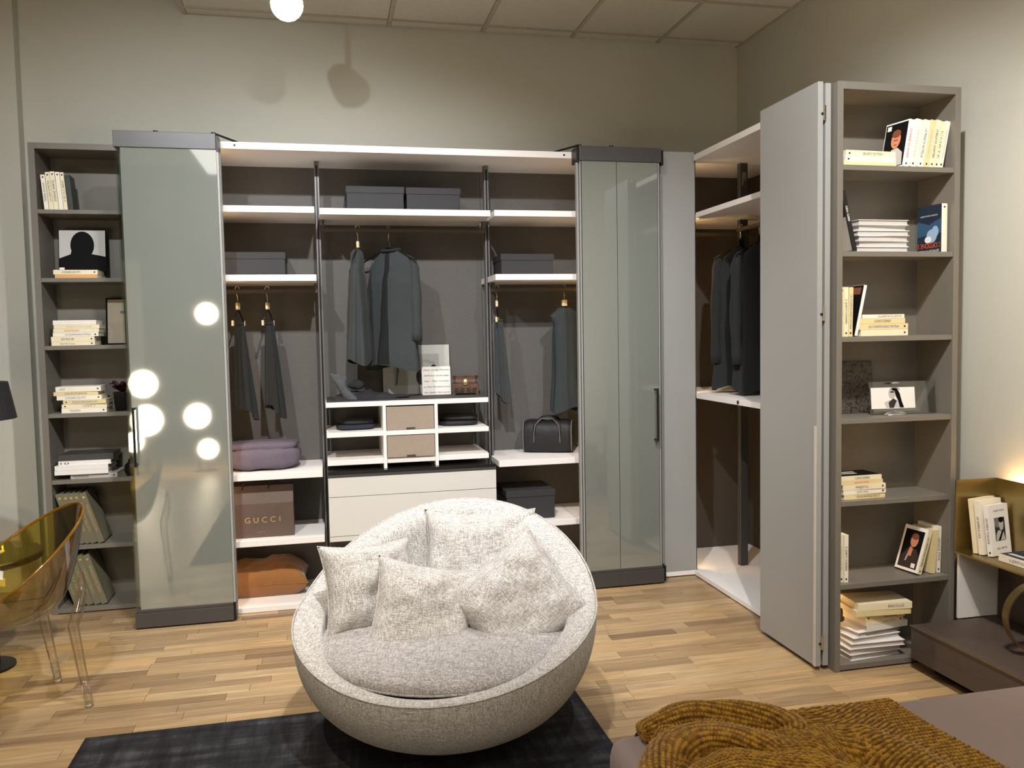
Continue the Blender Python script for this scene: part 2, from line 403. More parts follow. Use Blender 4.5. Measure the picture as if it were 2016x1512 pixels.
# cubby unit above the drawers
cu = thing('cubby_unit', 'white cubby unit with six openings standing on the smoked glass top', 'shelf unit', (.45, 4.70, .753))
Yc = 4.70
tp = obj('top_panel', boxes((-.012, .902, Yc, Ybk-.004, 1.106, 1.1335)), m_white, cu, bevel=.001)
obj('leather_top', boxes((-.008, .898, Yc+.004, Ybk-.006, 1.1335, 1.135)), mat('brown_leather', (72, 66, 63), .7, bump=.1, bscale=200), tp)
for x in (.298, .590): obj('divider', boxes((x, x+.018, Yc, Ybk-.004, .753, 1.106)), m_white, cu, bevel=.001)
for a, b in ((-.012, .298), (.316, .590), (.608, .902)):
    obj('shelf', boxes((a, b, Yc, Ybk-.004, .938, .964)), m_white, cu, bevel=.001)
    obj('bottom_panel', boxes((a, b, Yc+.015, Ybk-.004, .779, .808)), m_white, cu, bevel=.001)
for x in (-.012, .896): obj('rear_leg', boxes((x, x+.006, Ybk-.03, Ybk-.004, .753, 1.106)), m_metal, cu)
for z0, z1, w_ in ((.966, 1.098, 'upper'), (.810, .934, 'lower')):
    d = thing('linen_drawer', w_+' beige linen drawer in the middle of the cubby unit', 'drawer', (.453, 4.71, z0), 'linen drawers')
    obj('front_panel', boxes((.319, .587, 4.705, 4.72, z0, z1)), m_fabricbox, d, bevel=.002)
    obj('drawer_box', boxes((.323, .583, 4.72, 5.08, z0+.004, z1-.02)), m_fabricbox, d)
    obj('pull_tab', boxes((.428, .478, 4.701, 4.706, z0+.004, z0+.013)), m_metal, d, bevel=.001)

# ------------------------------------------------------------------ folding glass doors
def pull(parent, x, y, z0, z1):
    h = obj('handle', tube(BM(), [(x, y-.045, z0), (x, y-.045, z1)], .006, 10), m_dark, parent, smooth=False)
    for z in (z0+.008, z1-.008): obj('handle_stem', tube(BM(), [(x, y-.047, z), (x, y, z)], .006, 10), m_dark, h)
gl = thing('glass_door', 'folded grey-green glass door standing in front of the taupe bookcase', 'wardrobe door', (-.76, 4.57, 0))
hd = obj('header', boxes((-1.008, -.520, 4.553, 4.655, 2.466, 2.547)), m_metal, gl, bevel=.002)
obj('header_end', boxes((-.519, -.508, 4.56, 4.65, 2.455, 2.535)), m_dark, hd)
bs = obj('base_rail', boxes((-1.006, -.520, 4.553, 4.655, .008, .085)), m_metal, gl, bevel=.002)
obj('rail_lip', boxes((-1.0, -.522, 4.557, 4.655, .0855, .102)), m_metal, bs, bevel=.002)
obj('rail_end', boxes((-.519, -.508, 4.56, 4.65, .012, .10)), m_dark, bs)
pn = obj('glass_pane', boxes((-.978, -.520, 4.560, 4.566, .103, 2.465)), m_glass, gl)
obj('glass_pane', boxes((-.995, -.520, 4.610, 4.616, .103, 2.465)), m_glass, gl)
for x, y in ((-1.0, 4.568), (-.99, 4.562), (-1.004, 4.622)):
    obj('clear_edge', boxes((x-.003, x+.011, y, y+.005, .103, 2.465)), m_edge, gl)
obj('edge_profile', boxes((-.519, -.509, 4.562, 4.60, .103, 2.465)), m_door, gl)
obj('edge_profile', boxes((-.512, -.505, 4.605, 4.64, .103, 2.465)), m_door, gl)
pull(gl, -.963, 4.560, .855, 1.158)
for a, b in (((-.53, 4.60, 2.556), (-.33, 4.90, 2.540)), ((-.80, 4.62, 2.552), (-.74, 4.655, 2.552))):
    obj('pivot_arm', tube(BM(), [a, b], .006, 8), m_dark, gl)
for x in (-.815, -.535): obj('pivot_pin', tube(BM(), [(x, 4.605, 2.5475), (x, 4.605, 2.562)], .012, 12), m_dark, gl)

gr = thing('glass_door', 'folded grey-green glass door of two leaves with slim handle beside grey panel', 'wardrobe door', (1.66, 4.57, 0))
hd = obj('header', boxes((1.425, 1.915, 4.553, 4.66, 2.463, 2.545)), m_metal, gr, bevel=.002)
obj('header_end', boxes((1.408, 1.4245, 4.56, 4.655, 2.455, 2.54)), m_dark, hd)
obj('header_end', boxes((1.9155, 1.93, 4.56, 4.655, 2.45, 2.535)), m_dark, hd)
bs = obj('base_rail', boxes((1.425, 1.915, 4.553, 4.655, .008, .092)), m_metal, gr, bevel=.002)
obj('rail_lip', boxes((1.427, 1.91, 4.557, 4.655, .0925, .108)), m_metal, bs, bevel=.002)
obj('rail_end', boxes((1.9155, 1.93, 4.56, 4.65, .012, .105)), m_dark, bs)
obj('glass_pane', boxes((1.436, 1.6435, 4.560, 4.566, .109, 2.462)), m_glass, gr)
obj('glass_pane', boxes((1.6465, 1.892, 4.560, 4.566, .109, 2.462)), m_glass, gr)
obj('rear_leaf', boxes((1.44, 1.90, 4.612, 4.64, .109, 2.462)), m_glass, gr)
for i, (x, y) in enumerate(((1.408, 4.565), (1.416, 4.58), (1.425, 4.564), (1.896, 4.562), (1.906, 4.575), (1.914, 4.6))):
    obj('edge_profile', boxes((x, x+.0075, y, y+.03, .109, 2.462)), m_door if i != 4 else m_metal, gr)
pull(gr, 1.866, 4.560, .856, 1.165)
obj('pivot_arm', tube(BM(), [(1.43, 4.60, 2.556), (1.22, 4.93, 2.54)], .006, 8), m_dark, gr)
for x in (1.44, 1.63): obj('pivot_pin', tube(BM(), [(x, 4.605, 2.545), (x, 4.605, 2.562)], .012, 12), m_dark, gr)

# ------------------------------------------------------------------ corner wardrobe along the far side wall
cw = thing('corner_wardrobe', 'open corner wardrobe with white shelves behind the tall grey door', 'wardrobe', (2.5, 4.0, 0))
XB = 2.78
pf = obj('front_panel', boxes((1.935, 2.168, 4.655, 4.675, .012, 2.55)), m_door, cw, bevel=.001)
obj('panel_edge', boxes((2.168, 2.172, 4.654, 4.70, .012, 2.552)), m_metal, pf)
obj('back_panel', boxes((XB, XB+.02, 3.43, Ybk, 0, 2.50)), m_backw, cw)
obj('back_panel', boxes((1.672, XB, Ybk, Ybk+.02, 0, 2.50)), m_backw, cw)
obj('end_panel', boxes((2.155, XB+.02, 3.402, 3.43, 0, 2.53)), m_taupe, cw)
obj('top_panel', boxes((2.155, XB+.02, 3.432, 4.64, 2.497, 2.531)), m_white, cw, bevel=.001)
obj('corner_top', boxes((1.672, XB+.02, 4.70, Ybk+.02, 2.497, 2.531)), m_white, cw, bevel=.001)
for z in (2.19, 1.12):
    obj('shelf', boxes((2.155, XB-.002, 3.432, 4.615, z-.03, z)), m_white, cw, bevel=.001)
    obj('corner_shelf', boxes((1.672, XB-.002, 4.70, Ybk-.002, z-.03, z)), m_white, cw, bevel=.001)
    obj('corner_infill', boxes((2.20, XB-.002, 4.616, 4.699, z-.03, z)), m_white, cw)
obj('bottom_panel', boxes((2.155, XB-.002, 3.432, 4.65, .008, .034)), m_white, cw, bevel=.001)
obj('corner_bottom', boxes((1.672, XB-.002, 4.652, Ybk-.002, .008, .034)), m_white, cw, bevel=.001)
p = obj('post', boxes((2.466, 2.516, 4.66, 4.698, .034, 2.497)), m_metal, cw, bevel=.002)
obj('post_plate', boxes((2.478, 2.504, 4.652, 4.66, 2.36, 2.44)), m_chrome, p, bevel=.001)
m_rail = MATS['bronze_rail']
obj('hanging_rail', boxes((2.44, 2.457, 3.45, 4.66, 2.085, 2.107)), m_rail, cw, bevel=.002)
obj('hanging_rail', boxes((1.68, 2.76, 4.885, 4.902, 2.085, 2.107)), m_rail, cw, bevel=.002)
obj('led_strip', boxes((2.160, 2.1625, 4.708, 4.722, .06, 2.45)), m_led, cw)
obj('cable_cap', tube(BM(), [(2.153, 4.10, 1.105), (2.156, 4.10, 1.105)], .011, 14), m_dark, cw)

# tall folded grey door
td = thing('folding_door', 'tall plain grey lacquered door folded open beside the bookcase', 'wardrobe door', (2.07, 3.42, 0))
l1 = obj('door_leaf', boxes((2.045, 2.069, 3.19, 3.668, .02, 2.529)), m_door, td, bevel=.001)
obj('edge_grip', boxes((2.0405, 2.045, 3.19, 3.206, .02, 1.075)), mat('grip_alu', (196, 190, 180), .4), l1, bevel=.001)
l2 = obj('door_leaf', boxes((2.082, 2.107, 3.192, 3.668, .02, 2.525)), m_door, td, bevel=.001)
for z in (2.40, 1.56, .125):
    h = obj('hinge', boxes((2.0695, 2.0815, 3.186, 3.20, z-.032, z+.032)), m_chrome, td, bevel=.001)
    obj('hinge_screw', tube(BM(), [(2.064, 3.1895, z-.004), (2.064, 3.186, z-.004)], .005, 10), m_dark, h)

# ------------------------------------------------------------------ books
BOOKC = {'cream': (236, 224, 190), 'ivory': (240, 232, 214), 'yellow': (226, 208, 158), 'white': (238, 234, 230), 'olive': (112, 108, 88),
         'green': (40, 48, 38), 'charcoal': (66, 64, 64), 'black': (24, 23, 24), 'brown': (120, 84, 60), 'navy': (30, 44, 62), 'grey': (178, 174, 168), 'orange': (226, 170, 110)}
def cover_mat(c): return mat('cover_'+c, BOOKC[c], .5, var=.03, vscale=20)
def book(M, t, h, d, col, label, group=None, title=None, flip=False, ink=None, mark=True, pages=None, hard=False, frac=.5, off=0.0, author=None):
    """local frame: x thickness, y depth (spine at y=0 facing -y), z height"""
    b = thing('book', label, 'book', M, group)
    c = .0022 if hard else .0012; cm = cover_mat(col); o_ = .004 if hard else .0
    obj('cover', boxes((-t/2, t/2, 0, .002, 0, h), (-t/2, -t/2+c, .002, d, 0, h), (t/2-c, t/2, .002, d, 0, h)), cm, b, world=False)
    obj('pages', boxes((-t/2+c, t/2-c, .002, d-o_-.001, o_+.0006, h-o_-.0006)), pages or m_pages, b, world=False)
    sgn = -1 if flip else 1
    F = Matrix(((0, -sgn, 0, 0), (0, 0, -1, -.0006), (sgn, 0, 0, 0), (0, 0, 0, 1)))
    if title:
        lettering(title, b, T(0, 0, h*(.5+off)) @ F, min(t*.5, .0115), h*frac, ink or m_ink, 'spine_title')
    if author:
        lettering(author, b, T(0, 0, h*(.5+off-sgn*(frac/2+.12))) @ F, min(t*.3, .007), h*.15, m_grey, 'spine_author')
    if mark:
        z = h*(.93 if not flip else .07)
        obj('spine_mark', boxes((-.0035, .0035, -.0005, 0, z-.004, z+.004)), m_ink, b, world=False)
    return b
def lie(x0, y, z, yaw=0): return T(x0, y, z) @ RZ(R(yaw)) @ RY(PI/2)
def stack(y, z, items, place, group, top_first=True):
    """items listed from the top: (x0, x1, thickness, colour, dict)"""
    zz = z + sum(i[2] for i in items)
    n = len(items); names = ['topmost', 'second from the top', 'third from the top', 'fourth from the top', 'fifth from the top', 'sixth from the top', 'seventh from the top', 'eighth from the top', 'ninth from the top']
    for k, (x0, x1, t, col, kw) in enumerate(items):
        kw = dict(kw); look = kw.pop('look', {'cream': 'cream paperback', 'ivory': 'ivory paperback', 'yellow': 'pale yellow paperback', 'white': 'white hardback', 'charcoal': 'charcoal hardback', 'grey': 'grey softcover book'}.get(col, col+' book'))
        pos = names[k] if k < n-1 or n < 3 else 'lowest'
        yaw = kw.pop('yaw', 0); d = kw.pop('d', .135); dy = kw.pop('dy', 0); turn = kw.pop('turn', False)
        zz -= t
        Mx = lie(x0, y+dy, zz+t/2, yaw)
        if turn: Mx = T(x0, y+dy, zz+t/2) @ RZ(R(yaw)) @ T((x1-x0), d, 0) @ RZ(PI) @ RY(PI/2)
        book(Mx, t-.0006, abs(x1-x0), d, col, f'{look}, {pos} {place}', group, **kw)
def upright(x, y, z, t, h, d, lean, yaw, col, label, group=None, **kw):
    a = R(lean)
    return book(T(x, y, z+abs(math.sin(a))*t/2) @ RZ(R(yaw)) @ RY(a), t, h, d, col, label, group, **kw)

Yb = 4.955
# far bookcase, top shelf: six upright
g = 'upright books on the top shelf of the far bookcase'
spec = [(-1.441, .021, .186, 'ivory', 'ivory paperback leaning at the outer end of the six upright books'),
        (-1.417, .021, .200, 'cream', 'cream paperback second from the bookcase side among six upright books'),
        (-1.393, .023, .204, 'cream', 'cream paperback third from the bookcase side, the tallest of six upright books'),
        (-1.368, .021, .202, 'ivory', 'ivory paperback with faint lettering, fourth of six upright books'),
        (-1.346, .018, .201, 'cream', 'thin cream paperback leaning against the dark green book'),
        (-1.320, .022, .188, 'green', 'dark green book at the inner end of the six upright books')]
tl = ['TERRA ROSSA', 'LA CASA DI PIETRA', 'DONNE AMATE', None, 'IL SECOLO BREVE', None]
for (x, t, h, c, l), ti in zip(spec, tl):
    upright(x, Yb, LBZ[0]+.0005, t, h, .13, -4.0, 4, c, l, g, title=ti, frac=.55)
# shelf 2: two lying books under the framed portrait
stack(Yb, LBZ[1]+.0005, [(-1.425, -1.204, .025, 'cream', dict(title='IL RICHIAMO DEL MITO', frac=.42, off=-.1, d=.14)), (-1.418, -1.203, .020, 'orange', dict(look='tan paperback', d=.145, yaw=-3, mark=False))],
      'of two under the dark portrait', 'books under the dark portrait')
# shelf 3
stack(Yb, LBZ[2]+.0005, [(-1.44, -1.224, .025, 'ivory', dict(look='ivory paperback with a small blue square', mark=False)), (-1.437, -1.208, .021, 'cream', dict(title='MODI DI VOCI DARE', ink=m_lgrey, flip=False, frac=.55, off=.05, mark=False)), (-1.440, -1.212, .021, 'cream', dict(title='AMORE SILENZIO', ink=m_orange_i, frac=.34, off=-.1, mark=False)),
      (-1.443, -1.215, .0215, 'ivory', dict(title='LA CHIAMAVANO PATRIA', ink=m_blue_i, frac=.56, off=.05)), (-1.453, -1.236, .027, 'cream', dict(title='SEX RUCER', frac=.30, off=-.12)), (-1.452, -1.235, .022, 'cream', dict(title='Padre Maria Fortuna', frac=.34, off=-.13, ink=m_grey))],
      'in the stack beside the framed letter', 'stack of six on the third shelf')
# shelf 4
stack(Yb, LBZ[3]+.0005, [(-1.444, -1.216, .0285, 'ivory', dict(title='DESERTI', frac=.12, off=-.35, ink=m_grey)), (-1.455, -1.232, .021, 'yellow', dict(title='UN ALTRO SU DUE VOLTI', flip=True, frac=.5, yaw=1, mark=False)), (-1.440, -1.214, .024, 'ivory', dict(title='IL RICHIAMO DEL MITO', ink=m_blue_i, frac=.45, off=-.08)),
      (-1.409, -1.191, .0235, 'yellow', dict(title='LA CHIAMAVANO PATRIA', ink=m_blue_i, flip=True, frac=.58, yaw=-2)), (-1.417, -1.189, .022, 'cream', dict(title='IL QUINTO', flip=True, frac=.28, off=.1, ink=m_grey)), (-1.419, -1.191, .026, 'ivory', dict(title='TERRAFERMA', frac=.24, off=-.2, ink=m_grey))],
      'in the stack beside the dark potted plant', 'stack of six on the fourth shelf')
# shelf 5: large books
stack(Yb, LBZ[4]+.0005, [(-1.447, -1.170, .034, 'charcoal', dict(d=.2, hard=True, pages=m_pagew, mark=False, dy=.0)), (-1.447, -1.181, .025, 'white', dict(title='10', frac=.16, off=-.38, d=.2, mark=False, hard=True, pages=m_pagew, dy=-.005)), (-1.465, -1.195, .0255, 'white', dict(d=.2, mark=False, hard=True, pages=m_pagew, dy=-.012)), (-1.467, -1.195, .025, 'white', dict(look='plain white hardback', d=.2, mark=False, hard=True, pages=m_pagew, dy=-.012)),
      (-1.391, -1.153, .026, 'grey', dict(d=.2, title='THE ROOMS AND SPACES', frac=.33, off=-.28, dy=.0))], 'in the stack of large books', 'stack of large books on the fifth shelf')
# shelves 6 and 7: olive volumes leaning
ords = ['outermost', 'second', 'third', 'fourth', 'innermost']
for sh, z, xs, nm, h, lean in ((5, LBZ[5], (-1.372, -1.342, -1.314, -1.287, -1.251), 'upper', .295, -17), (6, .03, (-1.385, -1.356, -1.322, -1.285, -1.249), 'lower', .295, -17)):
    ts = ('ALEXANDRIA', 'ARS NOVA', 'INVENZIONE', 'ALTRO E SALUTE', 'TRASFIGURAZIONI') if sh == 5 else ('MONDO', 'ARTE E FEDE', 'IL FIGURATIVO', 'IL DUECENTO VENETO', 'INVENZIONI DEL SAPERE')
    for k, x in enumerate(xs):
        b = upright(x, Yb, z+.0015, .033, h, .20, lean, 2, 'olive', f'{ords[k]} of five leaning olive cloth volumes on the {nm} of the two bottom shelves', 'olive volumes on the bottom shelves', title=ts[k], ink=m_gold_i, flip=True, frac=.55, hard=True, mark=False)
        obj('gilt_emblem', lathe(BM(), [(0, 0), (.007, 0)], 14), m_gold_i, b, world=False, M=T(0, -.0012, h*.91) @ RX(PI/2))

# ---- bookcase by the brass shelf
Yr = 3.185
stack(Yr, RBZ[0]+.0005, [(2.175, 2.425, .027, 'cream', dict(title='LA BELLA DEL QUARTIERE', flip=True, frac=.42, off=.04, yaw=3)), (2.170, 2.416, .022, 'ivory', dict(title='TRATTATO DI ROMA', flip=True, frac=.36, ink=m_lgrey, off=.05)), (2.165, 2.415, .0185, 'yellow', dict(yaw=-1, mark=False))],
      'of three lying beside the leaning paperbacks', 'books lying on the top shelf by the brass shelf')
g = 'leaning paperbacks on the top shelf by the brass shelf'
spec = [(2.464, .029, .207, 'white', 'white book with a portrait of a bald man on its cover', 'DONNE DI ADAM', m_red_i), (2.498, .035, .207, 'ivory', 'thick ivory paperback next to the portrait book among leaning paperbacks', 'VENEZIA', m_lgrey),
        (2.535, .031, .206, 'ivory', 'ivory paperback with blue lettering among the leaning paperbacks', 'LE MANI DI NUTELLA', m_ink), (2.565, .027, .207, 'yellow', 'pale yellow paperback fourth from the portrait book among leaning paperbacks', 'STORIE DI RAGAZZI', m_lgrey), (2.592, .024, .208, 'cream', 'cream paperback with a blue emblem among the leaning paperbacks', 'LA BELLA DEL QUARTIERE', m_ink),
        (2.616, .021, .202, 'cream', 'cream paperback second from the far end of the leaning paperbacks', 'CORTE', m_grey), (2.639, .022, .205, 'ivory', 'ivory paperback at the far end of the leaning paperbacks', 'SENZA MISURA', m_lgrey)]
for i, (x, t, h, c, l, ti, ik) in enumerate(spec):
    b = upright(x, Yr, RBZ[0]+.0015, t-.001, h, .13, 11, 9 if i == 0 else 2, c, l, g, title=ti, ink=ik, flip=True, frac=.6)
    if i == 0:
        F = Matrix(((0, 0, -1, -t/2-.0003), (-1, 0, 0, .066), (0, 1, 0, h/2), (0, 0, 0, 1)))
        prints(b, F, [(rect(-.060, .060, -.097, .097), m_black_p), (rect(-.052, -.030, .070, .09), m_white_p), (ell(.004, .022, .026, .038), m_skin_p), (ell(.004, .05, .024, .018), m_skin_d), ([(-.04, -.095), (.055, -.095), (.05, -.04), (.02, -.015), (-.012, -.02), (-.035, -.045)], m_lgrey), (rect(-.006, .016, .018, .023), m_skin_d), (rect(-.002, .012, -.002, .002), m_skin_d)], 'cover_portrait')
# shelf 2: leaning dark book, stack of hardbacks, navy thriller
b = upright(2.222, Yr, RBZ[1]+.002, .020, .262, .18, -13.5, 2, 'black', 'tall black book leaning at the inner side of the second shelf', None, title='GEN GIBBI', ink=m_white_p, flip=True, frac=.25, off=.12, hard=True, mark=False)
prints(b, Matrix(((0, 0, -1, -.0103), (-1, 0, 0, .09), (0, 1, 0, .13), (0, 0, 0, 1))), [(rect(-.085, .085, -.125, .02), m_lgrey)], 'cover_print')
stack(Yr, RBZ[1]+.0005, [(2.237+.006*math.sin(k*2.1), 2.483, .0229, 'white', dict(turn=True, hard=True, d=.18, pages=m_pagew, mark=False, dy=.004*math.sin(k*1.7), yaw=(0, 2, -1, 1, 0, -1)[k])) for k in range(6)], 'of six plain hardbacks beside the black book', 'white hardbacks on the second shelf')
b = upright(2.662, Yr, RBZ[1]+.0005, .030, .212, .14, 0, 4, 'ivory', 'navy thriller with white smoke cloud standing upside down on the shelf', None, mark=True)
F = Matrix(((0, 0, -1, -.0152), (-1, 0, 0, .07), (0, 1, 0, .106), (0, 0, 0, 1)))
m_navy = cover_mat('navy'); m_sky = mat('print_pale_blue', (150, 180, 205), .5); m_mid = mat('print_mid_blue', (52, 84, 118), .5)
prints(b, F, [(rect(-.07, .07, -.106, .106), m_navy), ([(-.07, .04), (.0, .02), (.07, .045), (.07, -.02), (-.07, -.03)], m_mid), (ell(.015, -.03, .03, .03), m_sky), (ell(.035, -.012, .02, .025), m_sky), (ell(-.005, -.045, .02, .015), m_white_p)], 'cover_print')
lettering("L'OPZIONE S", b, F @ T(0, -.072, .003) @ RZ(PI), .022, .13, m_orange_i, 'cover_title')
lettering('SEYMOUR M. HERSH', b, F @ T(0, -.096, .003) @ RZ(PI), .010, .12, m_white_p, 'cover_author')
lettering('LA BOMBA ATOMICA E I SEGRETI', b, F @ T(0, .06, .003) @ RZ(PI), .006, .10, m_white_p, 'cover_line')
# shelf 3
g = 'upright books on the third shelf'
upright(2.160, Yr, RBZ[2]+.0005, .021, .212, .13, 0, 0, 'yellow', 'yellow paperback at the inner end of the third shelf books', g, title='IL VENTO', ink=m_lgrey)
upright(2.181, Yr, RBZ[2]+.0005, .019, .212, .13, 0, 0, 'cream', 'cream paperback between yellow paperback and tall leaning book', g, title='IL QUINTO SCENARIO', flip=True, frac=.5)
upright(2.202, Yr, RBZ[2]+.0005, .019, .211, .13, .8, 0, 'yellow', 'pale yellow paperback with blue spine lettering touching the black book', g, title='LA CHIAMAVANO PATRIA', ink=m_blue_i, flip=True, frac=.7)
b = upright(2.229, Yr, RBZ[2]+.002, .013, .222, .17, 12, 1, 'white', 'white hardback with black cover leaning over the lying paperbacks', None, hard=True, mark=False)
prints(b, Matrix(((0, 0, -1, -.0068), (-1, 0, 0, .085), (0, 1, 0, .111), (0, 0, 0, 1))), [(rect(-.083, .083, -.11, .11), m_black_p), (rect(-.07, .07, .07, .1), m_skin_d)], 'cover_print')
stack(Yr, RBZ[2]+.0005, [(2.260, 2.466, .0175, 'ivory', dict(title='DI GHETTO IN GHETTO', flip=True, frac=.56, yaw=0, off=.15, mark=False)), (2.247, 2.470, .0225, 'yellow', dict(title='IL QUINTO SCENARIO', frac=.36, mark=False)), (2.244, 2.485, .0255, 'yellow', dict(title='LA CHIAMAVANO PATRIA', ink=m_blue_i, frac=.62)), (2.252, 2.485, .028, 'cream', dict())],
      'lying beside the leaning white hardback', 'lying books on the third shelf')
# shelf 4: wood-ring picture, photograph in clear stand
wp = thing('ring_picture', 'square dark picture of tree rings leaning on the shelf', 'picture', T(2.325, 3.352, RBZ[3]+.0005) @ RX(R(-5)))
obj('panel', boxes((-.178, .117, 0, .012, 0, .237)), mat('ring_panel_edge', (40, 36, 32), .6), wp, world=False, bevel=.001)
def ring_mat():
    m = bpy.data.materials.new('tree_ring_print'); m.use_nodes = True; nt = m.node_tree; b = nt.nodes['Principled BSDF']; N = nt.nodes.new; L = nt.links.new
    b.inputs['Roughness'].default_value = .5
    tc = N('ShaderNodeTexCoord'); mp = N('ShaderNodeMapping'); mp.inputs['Location'].default_value = (.045, 0, -.115); L(tc.outputs['Object'], mp.inputs[0])
    wv = N('ShaderNodeTexWave'); wv.wave_type = 'RINGS'; wv.rings_direction = 'Y'; wv.inputs['Scale'].default_value = 42; wv.inputs['Distortion'].default_value = 3.5; wv.inputs['Detail'].default_value = 3; wv.inputs['Detail Scale'].default_value = 4; L(mp.outputs[0], wv.inputs[0])
    nz = N('ShaderNodeTexNoise'); nz.inputs['Scale'].default_value = 60; L(mp.outputs[0], nz.inputs[0])
    mu = N('ShaderNodeMath'); mu.operation = 'MULTIPLY'; L(wv.outputs['Fac'], mu.inputs[0]); L(nz.outputs['Fac'], mu.inputs[1])
    cr = N('ShaderNodeValToRGB'); cr.color_ramp.elements[0].position = .28; cr.color_ramp.elements[0].color = (*lin((24, 21, 19)), 1); cr.color_ramp.elements[1].position = .42; cr.color_ramp.elements[1].color = (*lin((128, 116, 104)), 1)
    L(mu.outputs[0], cr.inputs[0]); L(cr.outputs[0], b.inputs['Base Color']); return m
obj('printed_face', boxes((-.177, .116, -.001, 0, .001, .236)), ring_mat(), wp, world=False)
ps = thing('photo_stand', 'clear acrylic photo stand with metal foot holding a woman portrait', 'photo frame', T(2.463, 3.235, RBZ[3]+.0005) @ RZ(R(-4)))
obj('metal_foot', lathe(BM(), [(0, .018), (.02, .017), (.04, .012), (.056, .004), (.059, 0), (0, 0)], 32), mat('satin_steel', (190, 186, 180), .3, metal=.9), ps, world=False, smooth=True, M=Matrix.Diagonal((1, .6, 1, 1)))
obj('acrylic_sheet', boxes((-.11, .21, .012, .015, .004, .148)), m_acryl, ps, world=False, M=RX(R(-6)))
obj('metal_clip', lathe(BM(), [(0, .008), (.012, .007), (.022, 0), (0, 0)], 20), MATS['satin_steel'], ps, world=False, M=T(0, .0, .139) @ Matrix.Diagonal((1, .3, 1, 1)))
ph = obj('photograph', boxes((-.106, .106, .008, .0105, .028, .122)), m_white_p, ps, world=False, M=RX(R(-6)))
F = Matrix(((1, 0, 0, 0), (0, 0, -1, .0078), (0, 1, 0, .075), (0, 0, 0, 1)))
prints(ph, F, [([(-.035, -.044), (-.045, -.02), (-.02, -.01), (.035, -.012), (.045, -.044)], m_lgrey), (ell(-.006, .02, .016, .024), m_lgrey), ([(.0, .045), (.018, .043), (.032, .02), (.04, -.015), (.05, -.044), (.03, -.044), (.022, -.01), (.012, .01), (.008, .03), (-.008, .036)], m_black_p), ([(-.02, -.044), (-.024, -.02), (.0, -.002), (.016, -.012), (.0, -.044)], m_ink), (rect(-.014, .004, .024, .030), m_ink)], 'portrait_print')
# shelf 5
stack(Yr, RBZ[4]+.0005, [(2.150, 2.363, .0215, 'cream', dict(look='cream paperback with a dark cover', title='IL QUINTO SCENARIO', frac=.34, off=.05, mark=False, yaw=1)), (2.158, 2.370, .0175, 'yellow', dict(title='BARONIO PARISE', ink=m_orange_i, frac=.34, mark=False, yaw=1)), (2.170, 2.381, .023, 'cream', dict(title='MAJESTIC', frac=.3, off=-.05)), (2.172, 2.385, .0205, 'ivory', dict(title='DUSTIN THOMAS', frac=.26, off=-.05, ink=m_grey, yaw=1)), (2.176, 2.384, .0215, 'yellow', dict(title='VITA DI RAFFAELE GALLO', frac=.56, off=.08, yaw=2, mark=False))],
      'in the stack of five on the fifth shelf', 'stack of five on the fifth shelf')
bpy.context.view_layer.update()
tb = [o for o in bpy.data.objects if o.get('label', '').startswith('cream paperback with a dark cover')][0]
F = Matrix(((0, 0, -1, -.0106), (0, 1, 0, .0675), (1, 0, 0, .1065), (0, 0, 0, 1)))
prints(tb, F, [(rect(-.105, .105, -.062, .064), m_black_p), (rect(-.08, .02, -.02, .0), m_lgrey), (rect(-.06, .03, .012, .03), m_lgrey)], 'cover_print')
# shelf 6
g = 'upright books on the sixth shelf'
upright(2.150, Yr+.01, RBZ[5]+.0005, .018, .212, .13, 0, 0, 'yellow', 'yellow paperback at the inner end of the sixth shelf', g)
upright(2.169, Yr+.005, RBZ[5]+.0005, .017, .211, .13, 0, 0, 'cream', 'cream paperback in the middle of three upright on the sixth shelf', g, title='MEMORIE', flip=True, ink=m_lgrey)
upright(2.189, Yr, RBZ[5]+.0005, .020, .210, .13, 0, 0, 'ivory', 'ivory paperback nearest the open middle of the sixth shelf', g, title='IL QUINTO SCENARIO', flip=True, frac=.5)
b = upright(2.556, Yr, RBZ[5]+.002, .024, .205, .13, 19, 8, 'cream', 'leaning paperback with photograph of a suited man on its back', None, title='LA CHIAMAVANO PATRIA', flip=True, frac=.66)
F = Matrix(((0, 0, -1, -.0123), (-1, 0, 0, .066), (0, 1, 0, .1025), (0, 0, 0, 1)))
m_suit = mat('print_suit', (48, 36, 34), .6); m_blue_s = mat('print_shirt', (150, 160, 180), .6)
prints(b, F, [(rect(-.064, .064, -.102, .102), m_white_p), (rect(-.052, .052, -.09, .085), m_black_p), ([(-.05, -.088), (.05, -.088), (.05, -.03), (.03, 0), (-.015, .0), (-.045, -.04)], m_suit), (ell(.008, .038, .021, .031), m_skin_p), (ell(.008, .056, .02, .015), m_skin_d), ([(-.02, -.06), (-.012, -.06), (.004, .0), (-.008, .0)], m_blue_s), ([(-.014, -.035), (.008, -.035), (.012, .0), (-.006, .01)], m_skin_p), (rect(.022, .044, -.084, -.064), m_white_p)], 'cover_portrait')
upright(2.632, Yr+.01, RBZ[5]+.001, .028, .196, .13, 6, 3, 'yellow', 'yellow-spined paperback behind the suited man paperback', g, mark=False)
upright(2.672, Yr+.02, RBZ[5]+.0005, .019, .210, .13, 1, 0, 'ivory', 'thin ivory paperback standing against the outer side of the sixth shelf', g, title='SENZA FINE', flip=True, ink=m_ink)
